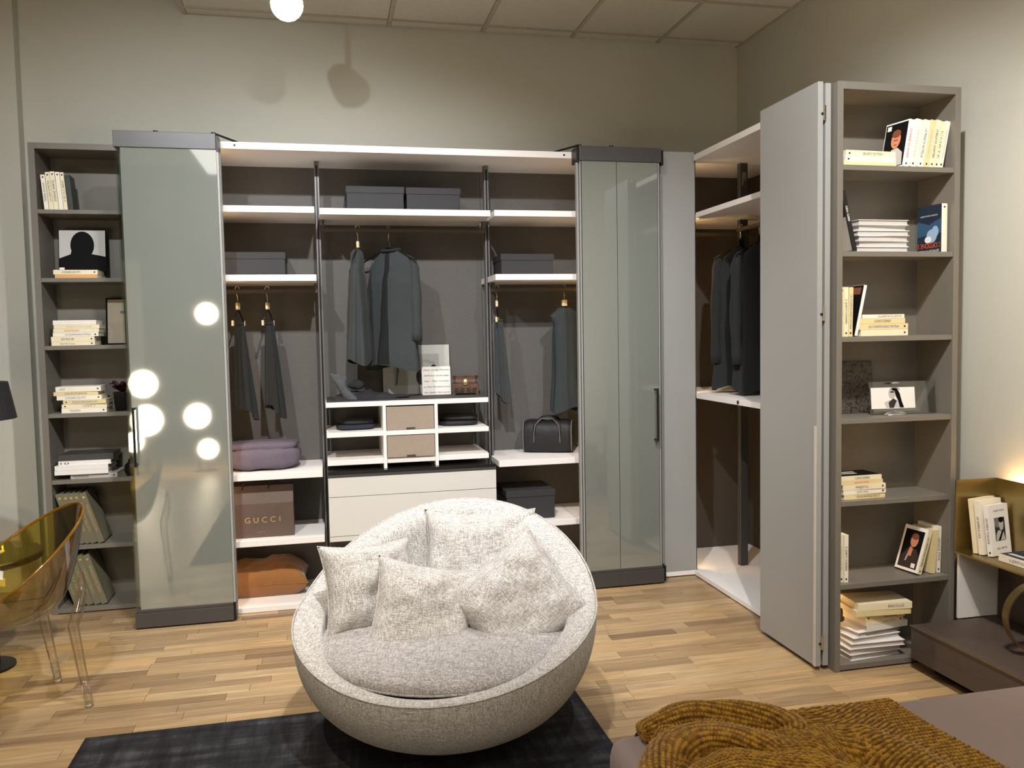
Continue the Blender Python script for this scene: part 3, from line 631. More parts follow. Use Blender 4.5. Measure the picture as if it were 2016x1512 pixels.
# bottom: heap
its = [(2.246, 2.498, .030, 'cream', dict(yaw=-6, title='BRANO DI LUCE', frac=.3, off=.2, mark=False, d=.16)), (2.234, 2.495, .026, 'yellow', dict(yaw=-5, d=.15, mark=False)),
       (2.283, 2.495, .024, 'yellow', dict(yaw=5, title='MAJESTIC', flip=True, frac=.34, off=.12, d=.15)), (2.287, 2.490, .021, 'cream', dict(yaw=6, title='DUSTIN THOMAS', frac=.3, off=.12, ink=m_grey, d=.15))]
its += [(2.290, 2.518, .028, 'white', dict(yaw=7, hard=True, pages=m_pagew, mark=False, d=.15)), (2.250, 2.504, .023, 'white', dict(yaw=12, hard=True, pages=m_pagew, mark=False, d=.14, turn=True)), (2.225, 2.476, .024, 'white', dict(yaw=5, hard=True, pages=m_pagew, mark=False, d=.15, turn=True)),
        (2.215, 2.476, .024, 'white', dict(yaw=-2, hard=True, pages=m_pagew, mark=False, d=.15, turn=True)), (2.207, 2.472, .026, 'white', dict(yaw=2, hard=True, pages=m_pagew, mark=False, d=.15, turn=True)), (2.215, 2.477, .026, 'white', dict(yaw=5, hard=True, pages=m_pagew, mark=False, d=.15, turn=True))]
stack(Yr-.005, .0305, its, 'in the tall untidy stack on the bottom', 'untidy stack on the bookcase bottom')

# ------------------------------------------------------------------ pictures, plant and ornament in the far bookcase
pf = thing('portrait_picture', 'square picture of a dark head silhouette standing on two books', 'picture', T(-1.305, 5.06, 1.886) @ RX(R(-6)))
obj('panel', boxes((-.122, .122, 0, .012, 0, .232)), m_black_p, pf, world=False, bevel=.001)
F = Matrix(((1, 0, 0, 0), (0, 0, -1, -.0005), (0, 1, 0, .116), (0, 0, 0, 1)))
prints(pf, F, [(rect(-.118, .118, -.112, .112), m_lgrey), (ell(.0, .028, .061, .078, 24), m_black_p), ([(-.118, -.112), (.118, -.112), (.118, -.035), (.045, -.02), (.035, .0), (-.055, .0), (-.06, -.022), (-.118, -.045)], m_black_p), (rect(-.118, -.092, -.108, -.096), m_white_p)], 'portrait_print')
lf = thing('framed_letter', 'thin dark frame with large pale letter behind the glass door edge', 'picture frame', T(-1.085, 5.09, LBZ[2]+.0005) @ RX(R(-7)))
obj('frame', boxes((-.125, .125, 0, .014, 0, .008), (-.125, .125, 0, .014, .258, .266), (-.125, -.117, 0, .014, .008, .258), (.117, .125, 0, .014, .008, .258)), m_black_p, lf, world=False)
obj('mat_board', boxes((-.117, .117, .006, .012, .008, .258)), mat('cream_board', (216, 200, 176), .7), lf, world=False)
lettering('T', lf, Matrix(((1, 0, 0, .0), (0, 0, -1, .0052), (0, 1, 0, .135), (0, 0, 0, 1))), .12, .1, m_grey, 'printed_letter')
obj('glass', boxes((-.117, .117, .003, .0045, .008, .258)), m_acryl, lf, world=False)
pl = thing('potted_plant', 'small dark pot with burgundy leaves beside the stack of paperbacks', 'plant', (-1.125, 5.03, LBZ[3]+.0005))
obj('pot', lathe(BM(), [(0, 0), (.038, 0), (.047, .1), (.05, .102), (.045, .104), (.043, .095), (0, .095)], 28), mat('dark_pot', (38, 36, 36), .5), pl, world=False, smooth=True)
m_leaf = mat('burgundy_leaf', (58, 34, 36), .5, var=.2)
for k in range(16):
    a = k*2.4; L_ = .05+.02*random.random(); up = .02+.045*random.random()
    bm = BM()
    surf(bm, lambda u, v, L_=L_, up=up: Vector((u*L_, (v-.5)*.03*math.sin(PI*min(1, u*.9+.08)), .0+up*math.sin(u*PI*.6)+.006*abs(v-.5)*2)), 7, 3)
    obj('leaf', bm, m_leaf, pl, world=False, M=T(0, 0, .098) @ RZ(a) @ RX(random.uniform(-.3, .3)))
orn = thing('ornament', 'small dark ornament beside the large books at the glass door', 'ornament', (-1.085, 5.0, LBZ[4]+.0005))
obj('body', lathe(BM(), [(0, 0), (.03, 0), (.042, .03), (.036, .06), (.018, .078), (.02, .09), (0, .09)], 24), m_dark, orn, world=False, smooth=True)
obj('lid_knob', lathe(BM(), [(0, .09), (.008, .092), (.01, .10), (0, .108)], 14), m_dark, orn, world=False, smooth=True)

# ------------------------------------------------------------------ storage boxes
def lidbox(x0, x1, y0, y1, z, h, label, yaw=0):
    cx, cy = (x0+x1)/2, (y0+y1)/2; a, b = (x1-x0)/2, (y1-y0)/2
    t = thing('storage_box', label, 'box', T(cx, cy, z+.0005) @ RZ(R(yaw)), 'charcoal storage boxes')
    obj('box_body', boxes((-a+.004, a-.004, -b+.004, b-.004, 0, h-.004)), m_charbox, t, world=False, bevel=.002)
    obj('lid', boxes((-a, a, -b, b, h-.038, h)), m_charbox, t, world=False, bevel=.002)
lidbox(-.555, -.205, 4.83, 5.10, 1.837, .135, 'charcoal lidded box on the shelf above the two hanging cloths')
lidbox(.134, .460, 4.80, 5.08, 2.196, .142, 'charcoal lidded box of the top pair, above the edge-on jacket')
lidbox(.470, .785, 4.81, 5.08, 2.196, .142, 'charcoal lidded box of the top pair, nearer the corner wardrobe')
lidbox(1.025, 1.352, 4.86, 5.11, 1.837, .132, 'charcoal lidded box above the hanging scarf and blouse')
lidbox(1.005, 1.305, 4.74, 5.05, .397, .172, 'charcoal lidded box on the low shelf behind the armchair')

# ------------------------------------------------------------------ hanging clothes
m_cl = mat('charcoal_wool', (52, 57, 58), .9, var=.07, vscale=40, sheen=.05)
m_cl2 = mat('dark_wool', (30, 32, 32), .9, var=.07, vscale=40, sheen=.05)
m_cl3 = mat('slate_wool', (44, 52, 55), .9, var=.07, vscale=40)
m_cord = mat('ivory_plastic', (214, 200, 160), .35)
m_duf_dark = mat('black_lining', (16, 17, 18), .9)
def hanger(M, label, pale=True, width=.38, drop=.125):
    t = thing('clothes_hanger', label, 'hanger', M, 'clothes hangers')
    hk = [(0, .012*math.cos(a)-.0, .0115*math.sin(a)) for a in [R(d) for d in range(-60, 200, 20)]]
    pts = [(0, p[1], p[2]-.0105+.011) for p in hk][::-1]
    obj('hook', tube(BM(), [(0, -.0125, .0), (0, -.012, .008), (0, -.004, .0145), (0, .006, .0145), (0, .0125, .006), (0, .0125, -.012), (0, .003, -.03), (0, 0, -.045), (0, 0, -.075)], .0028, 8), m_chrome, t, world=False, smooth=True)
    obj('neck_block', boxes((-.018, .018, -.008, .008, -.115, -.075)), m_cord if pale else m_dark, t, world=False, bevel=.006)
    obj('arm', tube(BM(), [(-width/2, 0, -.19), (-width/4, 0, -.145), (0, 0, -.11), (width/4, 0, -.145), (width/2, 0, -.19)], .0045, 8), m_dark, t, world=False, smooth=True)
    if width < .2:
        for x in (-width/2, width/2): obj('clip', boxes((x-.006, x+.006, -.006, .006, -.205, -.175)), m_cord, t, world=False, bevel=.002)
    return t
def prof(t, pts):
    for (a, va), (b, vb) in zip(pts[:-1], pts[1:]):
        if t <= b:
            k = (t-a)/(b-a); k = k*k*(3-2*k); return va+(vb-va)*k
    return pts[-1][1]
def jacket(M, label, name='jacket', cat='jacket', L=.70, w=.20, m=None, seed=0, sleeve=(-1, 1), open_front=True, group='hanging clothes', sl=.52, dep=.085):
    m = m or m_cl; t = thing(name, label, cat, M, group)
    def f(u, v):
        th = 2*PI*u; z = -.125-L*v
        a = prof(v, [(0, .055), (.08, .12), (.16, w*.92), (.3, w*.96), (.6, w*.95), (1, w*1.12)])
        b = prof(v, [(0, .022), (.1, .034), (.3, dep*.85), (.6, dep), (1, dep*1.25)])
        fo = 1+.10*v*math.sin(5*th+seed+v*1.5)+.05*v*math.sin(9*th+seed*2)
        zz = z-.02*math.sin(2*th+seed)*v
        if v < .16: zz = -.125-L*.16*(.25*v/.16+.75*(abs(math.cos(th))**1.2)*(v/.16))
        return Vector((a*math.cos(th)*fo, b*math.sin(th)*fo, zz))
    bm = BM(); surf(bm, f, 56, 28, cu=True); obj('torso', bm, m, t, world=False, smooth=True)
    if sleeve:
        for s in sleeve:
            pts = []; rr = []
            for k in range(12):
                q = k/11; pts.append((s*(w*.84+.040*math.sin(q*PI*.55)), .020-.02*q+.010*math.sin(3*q+seed), -.19-sl*q)); rr.append(.033-.005*q+.003*math.sin(q*13+seed))
            rr[0] = .02
            so = obj('sleeve', tube(BM(), pts, rr, 14), m, t, world=False, smooth=True)
    if open_front:
        def lf(u, v):
            p = f(.75+(u-.5)*(.03+.05*v), .03+.96*v); n = Vector((p.x*.2, p.y, 0)).normalized(); return p+n*(.004 if .15 < u < .85 else -.002)
        bm = BM(); surf(bm, lf, 7, 24); obj('front_opening', bm, m_duf_dark, t, world=False, smooth=True)
        obj('collar', tube(BM(), [(.052*math.cos(a), .045*math.sin(a), -.124+.008*math.sin(a)) for a in [2*PI*k/20 for k in range(20)]], .008, 8, closed=True), m_cl2, t, world=False, smooth=True)
    return t
def drape(M, label, L=.50, w0=.020, w1=.050, d0=.016, d1=.04, seed=0, m=None, name='trousers', cat='trousers', group='hanging clothes', skew=.06, z0=-.19):
    t = thing(name, label, cat, M, group); m = m or m_cl2
    def f(u, v):
        th = 2*PI*u; pl_ = 1+.28*math.sin(6*th+seed+.8*v)*(.4+.6*v)+.12*math.sin(11*th+seed*3)
        a = w0+(w1-w0)*v**.8; b = d0+(d1-d0)*v
        return Vector((a*math.cos(th)*pl_+.022*v, b*math.sin(th)*pl_, z0-L*v-skew*v*(math.cos(th)*.6+.25*math.sin(2*th+seed))))
    bm = BM(); g_ = surf(bm, f, 60, 22, cu=True); bm.faces.new([r[0] for r in g_]); obj('cloth', bm, m, t, world=False, smooth=True)
    obj('waist_fold', tube(BM(), [(w0*1.05*math.cos(a), d0*1.1*math.sin(a), z0-.004) for a in [2*PI*k/20 for k in range(20)]], .006, 6, closed=True), m, t, world=False, smooth=True)
    return t
ya = 4.9035
for x, lab, hl, sd in ((-.475, 'dark pleated trousers hanging nearest the glass door', 'pale hanger holding dark trousers nearest the glass door', 1.0), (-.315, 'dark pleated trousers hanging second from the glass door above the duvet', 'pale hanger holding the second dark trousers above the duvet', 3.1)):
    hanger(T(x, ya, 1.772) @ RZ(R(70)), hl, True, .14)
    drape(T(x+.005, ya, 1.772) @ RZ(R(0)), lab, L=.50, seed=sd)
hanger(T(.197, ya, 2.117) @ RZ(R(78)), 'pale hanger holding the narrow jacket turned edge-on', True)
jacket(T(.190, ya, 2.117) @ RZ(R(84)), 'charcoal jacket hanging edge-on above the grey scarf pile', L=.64, w=.175, seed=.4, open_front=False, dep=.056, sl=.50, sleeve=(1,))
hanger(T(.372, ya, 2.117) @ RZ(R(-40)), 'dark hanger holding the open jacket above the framed photograph', False)
jacket(T(.385, ya, 2.117) @ RZ(R(-40)), 'charcoal open-fronted jacket hanging above the framed photograph', L=.68, w=.155, m=m_cl, seed=2.0, dep=.082, sl=.46)
hanger(T(1.005, ya, 1.772) @ RZ(R(75)), 'pale hanger holding the pleated scarf by the metal post', True, .14)
drape(T(1.012, ya, 1.772), 'dark grey pleated scarf hanging beside the metal post over the duffel shelf', L=.48, seed=5, w0=.022, w1=.042, m=m_cl, name='scarf', cat='scarf')
hanger(T(1.425, ya, 1.772) @ RZ(R(12)), 'pale hanger holding the slate blouse above the duffel bag', True, .2)
jacket(T(1.43, ya, 1.772) @ RZ(R(25)), 'slate grey blouse hanging above the black duffel bag', 'blouse', 'blouse', L=.62, w=.10, m=m_cl3, seed=1.2, sleeve=(), open_front=False, dep=.06)
xr = 2.4485
for y, ang, nmh, nmj, sd in ((4.40, 18, 'dark hanger nearer the tall grey door in the corner wardrobe', 'black long-sleeved jacket nearer the tall grey door in the corner wardrobe', .7), (4.62, 8, 'dark hanger deeper inside the corner wardrobe', 'black long-sleeved jacket hanging deeper inside the corner wardrobe', 2.2)):
    hanger(T(xr, y, 2.109) @ RZ(R(90)) @ RZ(R(-90+ang)), nmh, False)
    jacket(T(xr, y, 2.109) @ RZ(R(ang)), nmj, L=.83, w=.17, m=m_cl2, seed=sd, sl=.62, dep=.075, open_front=False)

# ------------------------------------------------------------------ things on the wardrobe shelves
def heap(name, label, cat, M, rx, ry, h, m, seed=0, group=None, nu=40, nv=14, sub=None):
    t = thing(name, label, cat, M, group)
    def f(u, v):
        th = 2*PI*u; r = v; q = (1-r**3.0)
        ra = 1+.10*math.sin(3*th+seed)+.07*math.sin(7*th+seed*2)
        x, y = rx*r*ra*math.cos(th), ry*r*ra*math.sin(th)
        n_ = noise.noise(Vector((x*16+seed, y*16, seed)))+.6*noise.noise(Vector((x*34, y*34+seed, seed)))
        return Vector((x, y, max(0.0005, h*q*(.8+.4*n_))))
    bm = BM(); g_ = surf(bm, f, nu, nv, cu=True); bmesh.ops.remove_doubles(bm, verts=bm.verts[:], dist=1e-5)
    bot = [r[-1] for r in g_ if r[-1].is_valid]
    obj(sub or 'cloth', bm, m, t, world=False, smooth=True)
    return t
def soft_box(L_, W_, H_, p=4.0, wr=.004, seed=0, nu=48, nv=28, fr=14):
    bm = BM()
    def f(u, v):
        th = 2*PI*u; ph = PI*(v-.5)
        def sg(c, e): return math.copysign(abs(c)**e, c)
        e = 2/p
        x = L_/2*sg(math.cos(ph), e)*sg(math.cos(th), e); y = W_/2*sg(math.cos(ph), e)*sg(math.sin(th), e); z = H_/2*sg(math.sin(ph), e)
        n_ = noise.noise(Vector((x*fr+seed, y*fr, z*fr)))+.5*noise.noise(Vector((x*fr*2.3, y*fr*2.3+seed, z*fr*2)))
        v_ = Vector((x, y, z)); return v_+v_.normalized()*wr*n_+Vector((0, 0, H_/2))
    surf(bm, f, nu, nv, cu=True); bmesh.ops.remove_doubles(bm, verts=bm.verts[:], dist=1e-5); return bm
m_duv = mat('purple_grey_cotton', (98, 88, 100), .85, var=.05, vscale=20, bump=.2, bscale=30)
dv = thing('folded_duvet', 'folded purple-grey duvet on the shelf below the hanging trousers', 'duvet', T(-.37, 4.90, .7605))
obj('folded_body', soft_box(.42, .29, .135, 3.1, .016, 3, fr=9), m_duv, dv, world=False, smooth=True)
obj('top_flap', soft_box(.40, .25, .05, 3.5, .012, 9, fr=9), m_duv, dv, world=False, smooth=True, M=T(-.004, .012, .105))
m_bag = mat('brown_paper', (92, 76, 68), .55, var=.08, vscale=12, bump=.3, bscale=14)
gb = thing('paper_bag', 'brown paper shopping bag with gold lettering on the low shelf', 'shopping bag', T(-.37, 4.80, .3975))
bm = BM(); a, b_, h = .165, .055, .285
vb = [bm.verts.new(p) for p in ((-a, -b_, 0), (a, -b_, 0), (a, b_, 0), (-a, b_, 0))]; vm_ = [bm.verts.new(p) for p in ((-a, -b_, h*.66), (a, -b_, h*.66), (a, b_, h*.66), (-a, b_, h*.66))]; vt = [bm.verts.new(p) for p in ((-a, -b_*.5, h), (a, -b_*.5, h), (a, b_*.5, h), (-a, b_*.5, h))]
bm.faces.new(vb)
for k in range(4):
    bm.faces.new((vb[k], vb[(k+1) % 4], vm_[(k+1) % 4], vm_[k])); bm.faces.new((vm_[k], vm_[(k+1) % 4], vt[(k+1) % 4], vt[k]))
obj('bag_body', bm, m_bag, gb, world=False)
fz = Matrix(((1, 0, 0, 0), (0, 0, -1, -b_-.0008), (0, 1, 0, 0), (0, 0, 0, 1)))
for ch, x in zip('GUCCI', (-.092, -.047, -.002, .043, .080)): lettering(ch, gb, T(x+.01, 0, .098) @ fz, .031, None, m_gold_i, 'gold_letter')
lettering('Firenze 1921', gb, T(-.012, 0, .03) @ fz, .0055, .04, m_gold_i, 'small_print')
for x in (-.09, .05): obj('cord_handle', tube(BM(), [(x-.02, -.03, h-.03), (x-.015, -.034, h+.0), (x, -.03, h+.022), (x+.03, -.03, h+.022), (x+.05, -.034, h)], .003, 6), m_dark, gb, world=False, smooth=True)

def pillow_mesh(w_, h_, t_, seed=0, n=30, wr=.006, pinch=.09, power=.55):
    bm = BM(); top = {}; bot = {}
    for i in range(n+1):
        for j in range(n+1):
            u, v = 2*i/n-1, 2*j/n-1
            x = w_/2*u*(1-pinch*(1-v*v)*abs(u)**2); y = h_/2*v*(1-pinch*(1-u*u)*abs(v)**2)
            q = max(0, (1-u**4)*(1-v**4))**power
            n_ = noise.noise(Vector((x*7+seed, y*7, seed)))+.6*noise.noise(Vector((x*17, y*17+seed, seed)))
            edge = i in (0, n) or j in (0, n)
            rad = .010*math.sin((math.atan2(v, u)*9)+seed)*(1-q)*min(1, (u*u+v*v))*2
            z = t_/2*q*(1+.15*n_)+wr*n_*q+rad*q
            top[i, j] = bm.verts.new((x, y, z)); bot[i, j] = top[i, j] if edge else bm.verts.new((x, y, -t_/2*q*(1-.12*n_)))
    for i in range(n):
        for j in range(n):
            bm.faces.new((top[i, j], top[i+1, j], top[i+1, j+1], top[i, j+1]))
            f = (bot[i, j], bot[i, j+1], bot[i+1, j+1], bot[i+1, j])
            try: bm.faces.new(f)
            except ValueError: pass
    return bm
def seam(w_, h_, pinch=.09, n=20):
    pts = []
    for s in range(4):
        for k in range(n):
            q = 2*k/n-1; u, v = ((q, -1), (1, q), (-q, 1), (-1, -q))[s]
            pts.append((w_/2*u*(1-pinch*(1-v*v)*abs(u)**2), h_/2*v*(1-pinch*(1-u*u)*abs(v)**2), 0))
    return tube(BM(), pts, .0028, 6, closed=True)
m_ochre = mat('ochre_velvet', (134, 87, 40), .8, var=.12, vscale=9, sheen=.4, bump=.25, bscale=12)
op = thing('ochre_pillow', 'ochre velvet pillow lying on the wardrobe floor beside the glass door', 'pillow', T(-.37, 4.945, .118) @ RX(R(6)))
obj('cushion', pillow_mesh(.46, .27, .20, 4, n=44, power=.5, wr=.010), m_ochre, op, world=False, smooth=True)
obj('seam', seam(.46, .27), m_ochre, op, world=False, smooth=True)

# duffel bag
db = thing('duffel_bag', 'small black duffel bag with pale piping on the white shelf', 'bag', T(1.325, 4.955, .7625) @ RZ(R(-22)) @ Matrix.Diagonal((1.1, 1.1, 1.15, 1)))
m_duf = mat('black_nylon', (26, 25, 26), .6, var=.1, vscale=30, bump=.2, bscale=40)
m_pip = mat('pale_piping', (120, 116, 110), .6)
bm = BM()
def duf(u, v):
    th = 2*PI*u; x = -.14+.28*v; e = 1-.10*abs(2*v-1)**6
    y = .075*math.copysign(abs(math.cos(th))**.7, math.cos(th))*e; z = .087+.087*math.copysign(abs(math.sin(th))**.75, math.sin(th))*e
    return Vector((x, y, z+.004*math.sin(v*9)*(z > .09)))
g_ = surf(bm, duf, 40, 18, cu=True); bm.faces.new([r[0] for r in g_]); bm.faces.new([r[-1] for r in g_][::-1])
obj('bag_body', bm, m_duf, db, world=False, smooth=True)
for v in (.02, .98): obj('piping', tube(BM(), [duf(k/36, v) for k in range(36)], .003, 6, closed=True), m_pip, db, world=False, smooth=True)
for s in (-1, 1):
    obj('handle', tube(BM(), [(-.07, s*.075, .10), (-.068, s*.068, .15), (-.04, s*.045, .182), (0, s*.03, .190), (.045, s*.045, .182), (.07, s*.068, .15), (.072, s*.075, .10)], .008, 8), m_duf, db, world=False, smooth=True)
    obj('handle_piping', tube(BM(), [(-.072, s*.084, .06), (-.07, s*.083, .11), (-.064, s*.078, .15), (-.03, s*.055, .185), (.03, s*.055, .186), (.066, s*.078, .15), (.072, s*.083, .11), (.074, s*.084, .06)], .002, 6), m_pip, db, world=False)

# folded clothes in the cubbies
for x, lab, w_, sd in ((.150, 'folded navy jumper in the cubby below the grey scarf', .21, 2), (.755, 'folded black jumper in the cubby below the wooden chest', .23, 6)):
    t = thing('folded_jumper', lab, 'jumper', T(x, 4.90, .9645) @ RZ(R(3 if sd == 2 else -4)), 'folded jumpers in the cubbies')
    obj('lower_fold', soft_box(w_, .22, .032, 4, .005, sd, 36, 16), m_duf if sd == 6 else mat('navy_wool', (38, 42, 50), .9, bump=.2, bscale=60), t, world=False, smooth=True)
    obj('upper_fold', soft_box(w_*.92, .2, .03, 4, .006, sd+4, 36, 16), m_duf if sd == 6 else MATS['navy_wool'], t, world=False, smooth=True, M=T(.008, .006, .028))

# counter top: scarf pile, framed photograph, script plaque, chest
zt = 1.1355
m_scarf = mat('dark_knit', (40, 40, 43), .95, var=.2, vscale=30, bump=.4, bscale=90)
m_scarf2 = mat('grey_knit', (80, 81, 86), .95, var=.15, vscale=60, bump=.4, bscale=140)
sp = heap('scarf_pile', 'dark scarf heaped on the cubby top under the jackets', 'scarf', T(.20, 4.88, zt), .19, .10, .055, m_scarf, 3)
obj('fringe_end', soft_box(.22, .08, .02, 3, .006, 7, 40, 14), m_scarf, sp, world=False, smooth=True, M=T(.16, .0, 0) @ RZ(R(-8)))
gs = thing('grey_scarf', 'light grey scarf end standing out of the dark scarf pile', 'scarf', T(.10, 4.80, zt))
bm = BM()
def gsf(u, v):
    th = 2*PI*u; wv = prof(v, [(0, .046), (.25, .036), (.55, .030), (1, .046)]); dv_ = prof(v, [(0, .03), (.5, .022), (1, .004)])
    return Vector((wv*math.cos(th)+.04-.075*v-.02*math.sin(v*3), dv_*math.sin(th)-.01*v+.02, .145*v+.012*math.cos(th)*v*(-1)))
g_ = surf(bm, gsf, 24, 16, cu=True); bm.faces.new([r[0] for r in g_][::-1]); bm.faces.new([r[-1] for r in g_])
obj('cloth', bm, m_scarf2, gs, world=False, smooth=True)
obj('loose_fold', soft_box(.10, .07, .05, 2.6, .012, 2, 24, 12), m_scarf, gs, world=False, smooth=True, M=T(.06, .05, .06))
fp = thing('framed_photograph', 'white-matted photograph leaning behind the hanging jackets', 'picture frame', T(.535, 5.085, zt) @ RX(R(-5)))
obj('frame', boxes((-.205, .205, 0, .016, 0, .305)), mat('dark_frame_edge', (44, 40, 38), .5), fp, world=False, bevel=.001)
F = Matrix(((1, 0, 0, 0), (0, 0, -1, -.0004), (0, 1, 0, .1525), (0, 0, 0, 1)))
m_pale = mat('print_pale_grey', (206, 203, 198), .6)
prints(fp, F, [(rect(-.203, .203, -.150, .150), m_white_p), (rect(-.14, .14, -.095, .095), m_pale), (ell(.03, -.045, .034, .05), m_ink), (ell(.105, .0, .02, .03), m_ink), ([(-.13, -.09), (-.12, -.09), (-.10, .05), (-.115, .06)], m_grey), ([(.03, .05), (.10, .035), (.12, .042), (.06, .062)], m_lgrey)], 'photo_print')
obj('glass', boxes((-.20, .20, -.0045, -.003, .003, .302)), m_acryl, fp, world=False)
pq = thing('script_plaque', 'small white plaque with black handwriting in front of the framed photograph', 'plaque', T(.645, 5.005, zt) @ RX(R(-7)))
obj('panel', boxes((-.087, .087, 0, .012, 0, .172)), m_white_p, pq, world=False, bevel=.001)
for k, s in enumerate(('their cycle Human', 'defined cycle play', 'Her The I molar', 'et feel forward non', 'has been that cycle')):
    lettering(s, pq, Matrix(((1, 0, 0, .002), (0, 0, -1, -.0006), (0, 1, 0, .152-.034*k), (0, 0, 0, 1))), .010, .158, m_ink, 'handwriting', .5)
ch = thing('wooden_chest', 'small carved wooden treasure chest with brass clasp', 'chest', T(.818, 4.985, zt) @ RZ(R(-10)))
m_chest = mat('carved_wood', (92, 62, 44), .55, var=.25, vscale=40, bump=.4, bscale=60); m_chest_d = mat('chest_leather', (44, 32, 27), .6, bump=.2, bscale=60)
obj('chest_body', boxes((-.078, .078, -.045, .045, .008, .068)), m_chest, ch, world=False, bevel=.002)
bm = BM()
surf(bm, lambda u, v: Vector((-.08+.16*v, -.047*math.cos(PI*u), .071+.040*math.sin(PI*u))), 14, 2)
bm2 = bm; vs = [[v for v in bm.verts if abs(v.co.x-x) < 1e-6] for x in (-.08, .08)]
for q in vs: bm.faces.new(sorted(q, key=lambda v: v.co.y))
ld = obj('lid', bm, m_chest, ch, world=False, smooth=False)
for x in (-.066, .0, .066):
    bm = BM(); surf(bm, lambda u, v, x=x: Vector((x-.008+.016*v, -.0485*math.cos(PI*u), .071+.0415*math.sin(PI*u))), 14, 2); obj('lid_strap', bm, m_chest_d if x else m_brass, ld, world=False)
obj('clasp', boxes((-.012, .012, -.050, -.047, .058, .078)), m_brass, ch, world=False, bevel=.001)
for x in (-.036, .036):
    d = obj('drawer_front', boxes((x-.03, x+.03, -.0485, -.045, .014, .042)), m_chest_d, ch, world=False, bevel=.001)
    obj('ring_pull', tube(BM(), [(x+.008*math.cos(a), -.051, .027+.008*math.sin(a)) for a in [2*PI*k/14 for k in range(14)]], .0016, 6, closed=True), m_brass, d, world=False)
for x in (-.07, .07):
    for y in (-.038, .038): obj('foot', boxes((x-.008, x+.008, y-.008, y+.008, 0, .0085)), m_chest, ch, world=False)

# ------------------------------------------------------------------ round armchair with cushions
m_boucle = weave_mat('greige_weave', (158, 153, 148), (220, 216, 211), 300, .5)
m_boucle_d = weave_mat('grey_weave_seat', (140, 134, 132), (198, 194, 191), 280, .5)
AC = Vector((.418, 3.105, 0)); ANG = R(-20)         # chair centre and turn
ac = thing('round_armchair', 'large round greige woven armchair on the dark rug', 'armchair', T(*AC) @ RZ(ANG))
RA = .572
def rim_h(th):
    s_ = math.sin(th)
    return .475+(.292*s_**1.1 if s_ > 0 else -.148*abs(s_)**1.15)
def outer(h, k):
    """radius of the outer wall at share k of the way from base to rim edge"""
    return RA*(.40+.60*(1-(1-k)**2.1)**.78)*(1-.03*max(0, h-.45)/.32*k)
def shell(u, v):
    th = 2*PI*u; h = rim_h(th); zb = .045
    re = outer(h, 1.0)
    if v < .55:
        k = v/.55; z = zb+(h-zb)*k**1.25*.985; r = outer(h, k)
    elif v < .80:
        k = (v-.55)/.25; r = re-.105*k; z = h-.003+.018*math.sin(PI*min(1, k*.92+.08))-.022*k
    else:
        k = (v-.80)/.20; z = (h-.02)+(.20-(h-.02))*k**.9; r = (re-.105)*(1-.20*k*k)-.012*math.sin(PI*k)
    return Vector((r*math.cos(th), r*math.sin(th), z))
bm = BM(); g_ = surf(bm, shell, 96, 56, cu=True)
bm.faces.new([r[0] for r in g_][::-1]); bm.faces.new([r[-1] for r in g_])
obj('shell', bm, m_boucle, ac, world=False, smooth=True)
obj('piping', tube(BM(), [shell(k/120, .552)+Vector((math.cos(2*PI*k/120), math.sin(2*PI*k/120), 0))*.001 for k in range(120)], .0032, 6, closed=True), m_boucle, ac, world=False, smooth=True)
obj('swivel_base', lathe(BM(), [(0, .0105), (.27, .0105), (.28, .02), (.28, .05), (0, .05)], 48), m_dark, ac, world=False)
sc_ = thing('seat_cushion', 'round padded grey seat cushion inside the armchair', 'cushion', T(AC.x-.01, AC.y-.035, 0) @ RZ(ANG))
bm = BM()
def cush(u, v):
    th = 2*PI*u; ph = PI*(v-.5); rx, ry = .478, .468
    c = abs(math.cos(ph))**.30; s = math.copysign(abs(math.sin(ph))**.9, math.sin(ph))
    x, y = rx*c*math.cos(th), ry*c*math.sin(th)
    n_ = noise.noise(Vector((x*6, y*6, 3)))+.5*noise.noise(Vector((x*15, y*15, 8)))
    tilt = .014*(y/ry)
    return Vector((x, y, .362+.052*s+.012*n_*(s > 0)+tilt))
surf(bm, cush, 72, 30, cu=True); bmesh.ops.remove_doubles(bm, verts=bm.verts[:], dist=1e-5)
obj('cushion', bm, m_boucle_d, sc_, world=False, smooth=True)
obj('piping', tube(BM(), [cush(k/110, .44)+Vector((math.cos(2*PI*k/110), math.sin(2*PI*k/110), 0))*.003 for k in range(110)], .004, 6, closed=True), m_boucle_d, sc_, world=False, smooth=True)
def chair_pillow(loc, size, t_, tilt, roll, yaw, label, seed):
    p = thing('throw_pillow', label, 'pillow', T(*loc) @ RZ(R(yaw)) @ RX(R(90-tilt)) @ RZ(R(roll)), 'pillows on the round armchair')
    obj('cushion', pillow_mesh(size[0], size[1], t_, seed, 34, .010, .12), m_boucle, p, world=False, smooth=True)
    obj('seam', seam(size[0], size[1], .12), m_boucle, p, world=False, smooth=True)
chair_pillow((.60, 3.42, .545), (.48, .44), .15, 24, 0, -16, 'largest woven pillow leaning on the back of the round armchair', 11)
chair_pillow((.135, 3.215, .530), (.38, .35), .15, 20, -3, 20, 'woven pillow half hidden behind the front one, furthest from the two-leaf glass door', 5)
chair_pillow((.325, 3.055, .468), (.40, .37), .16, 26, -14, 4, 'woven pillow in the middle of the round armchair, propped in front', 8)
chair_pillow((.675, 3.005, .490), (.43, .41), .15, 28, 36, -8, 'woven pillow tilted on its corner nearest the two-leaf glass door', 2)

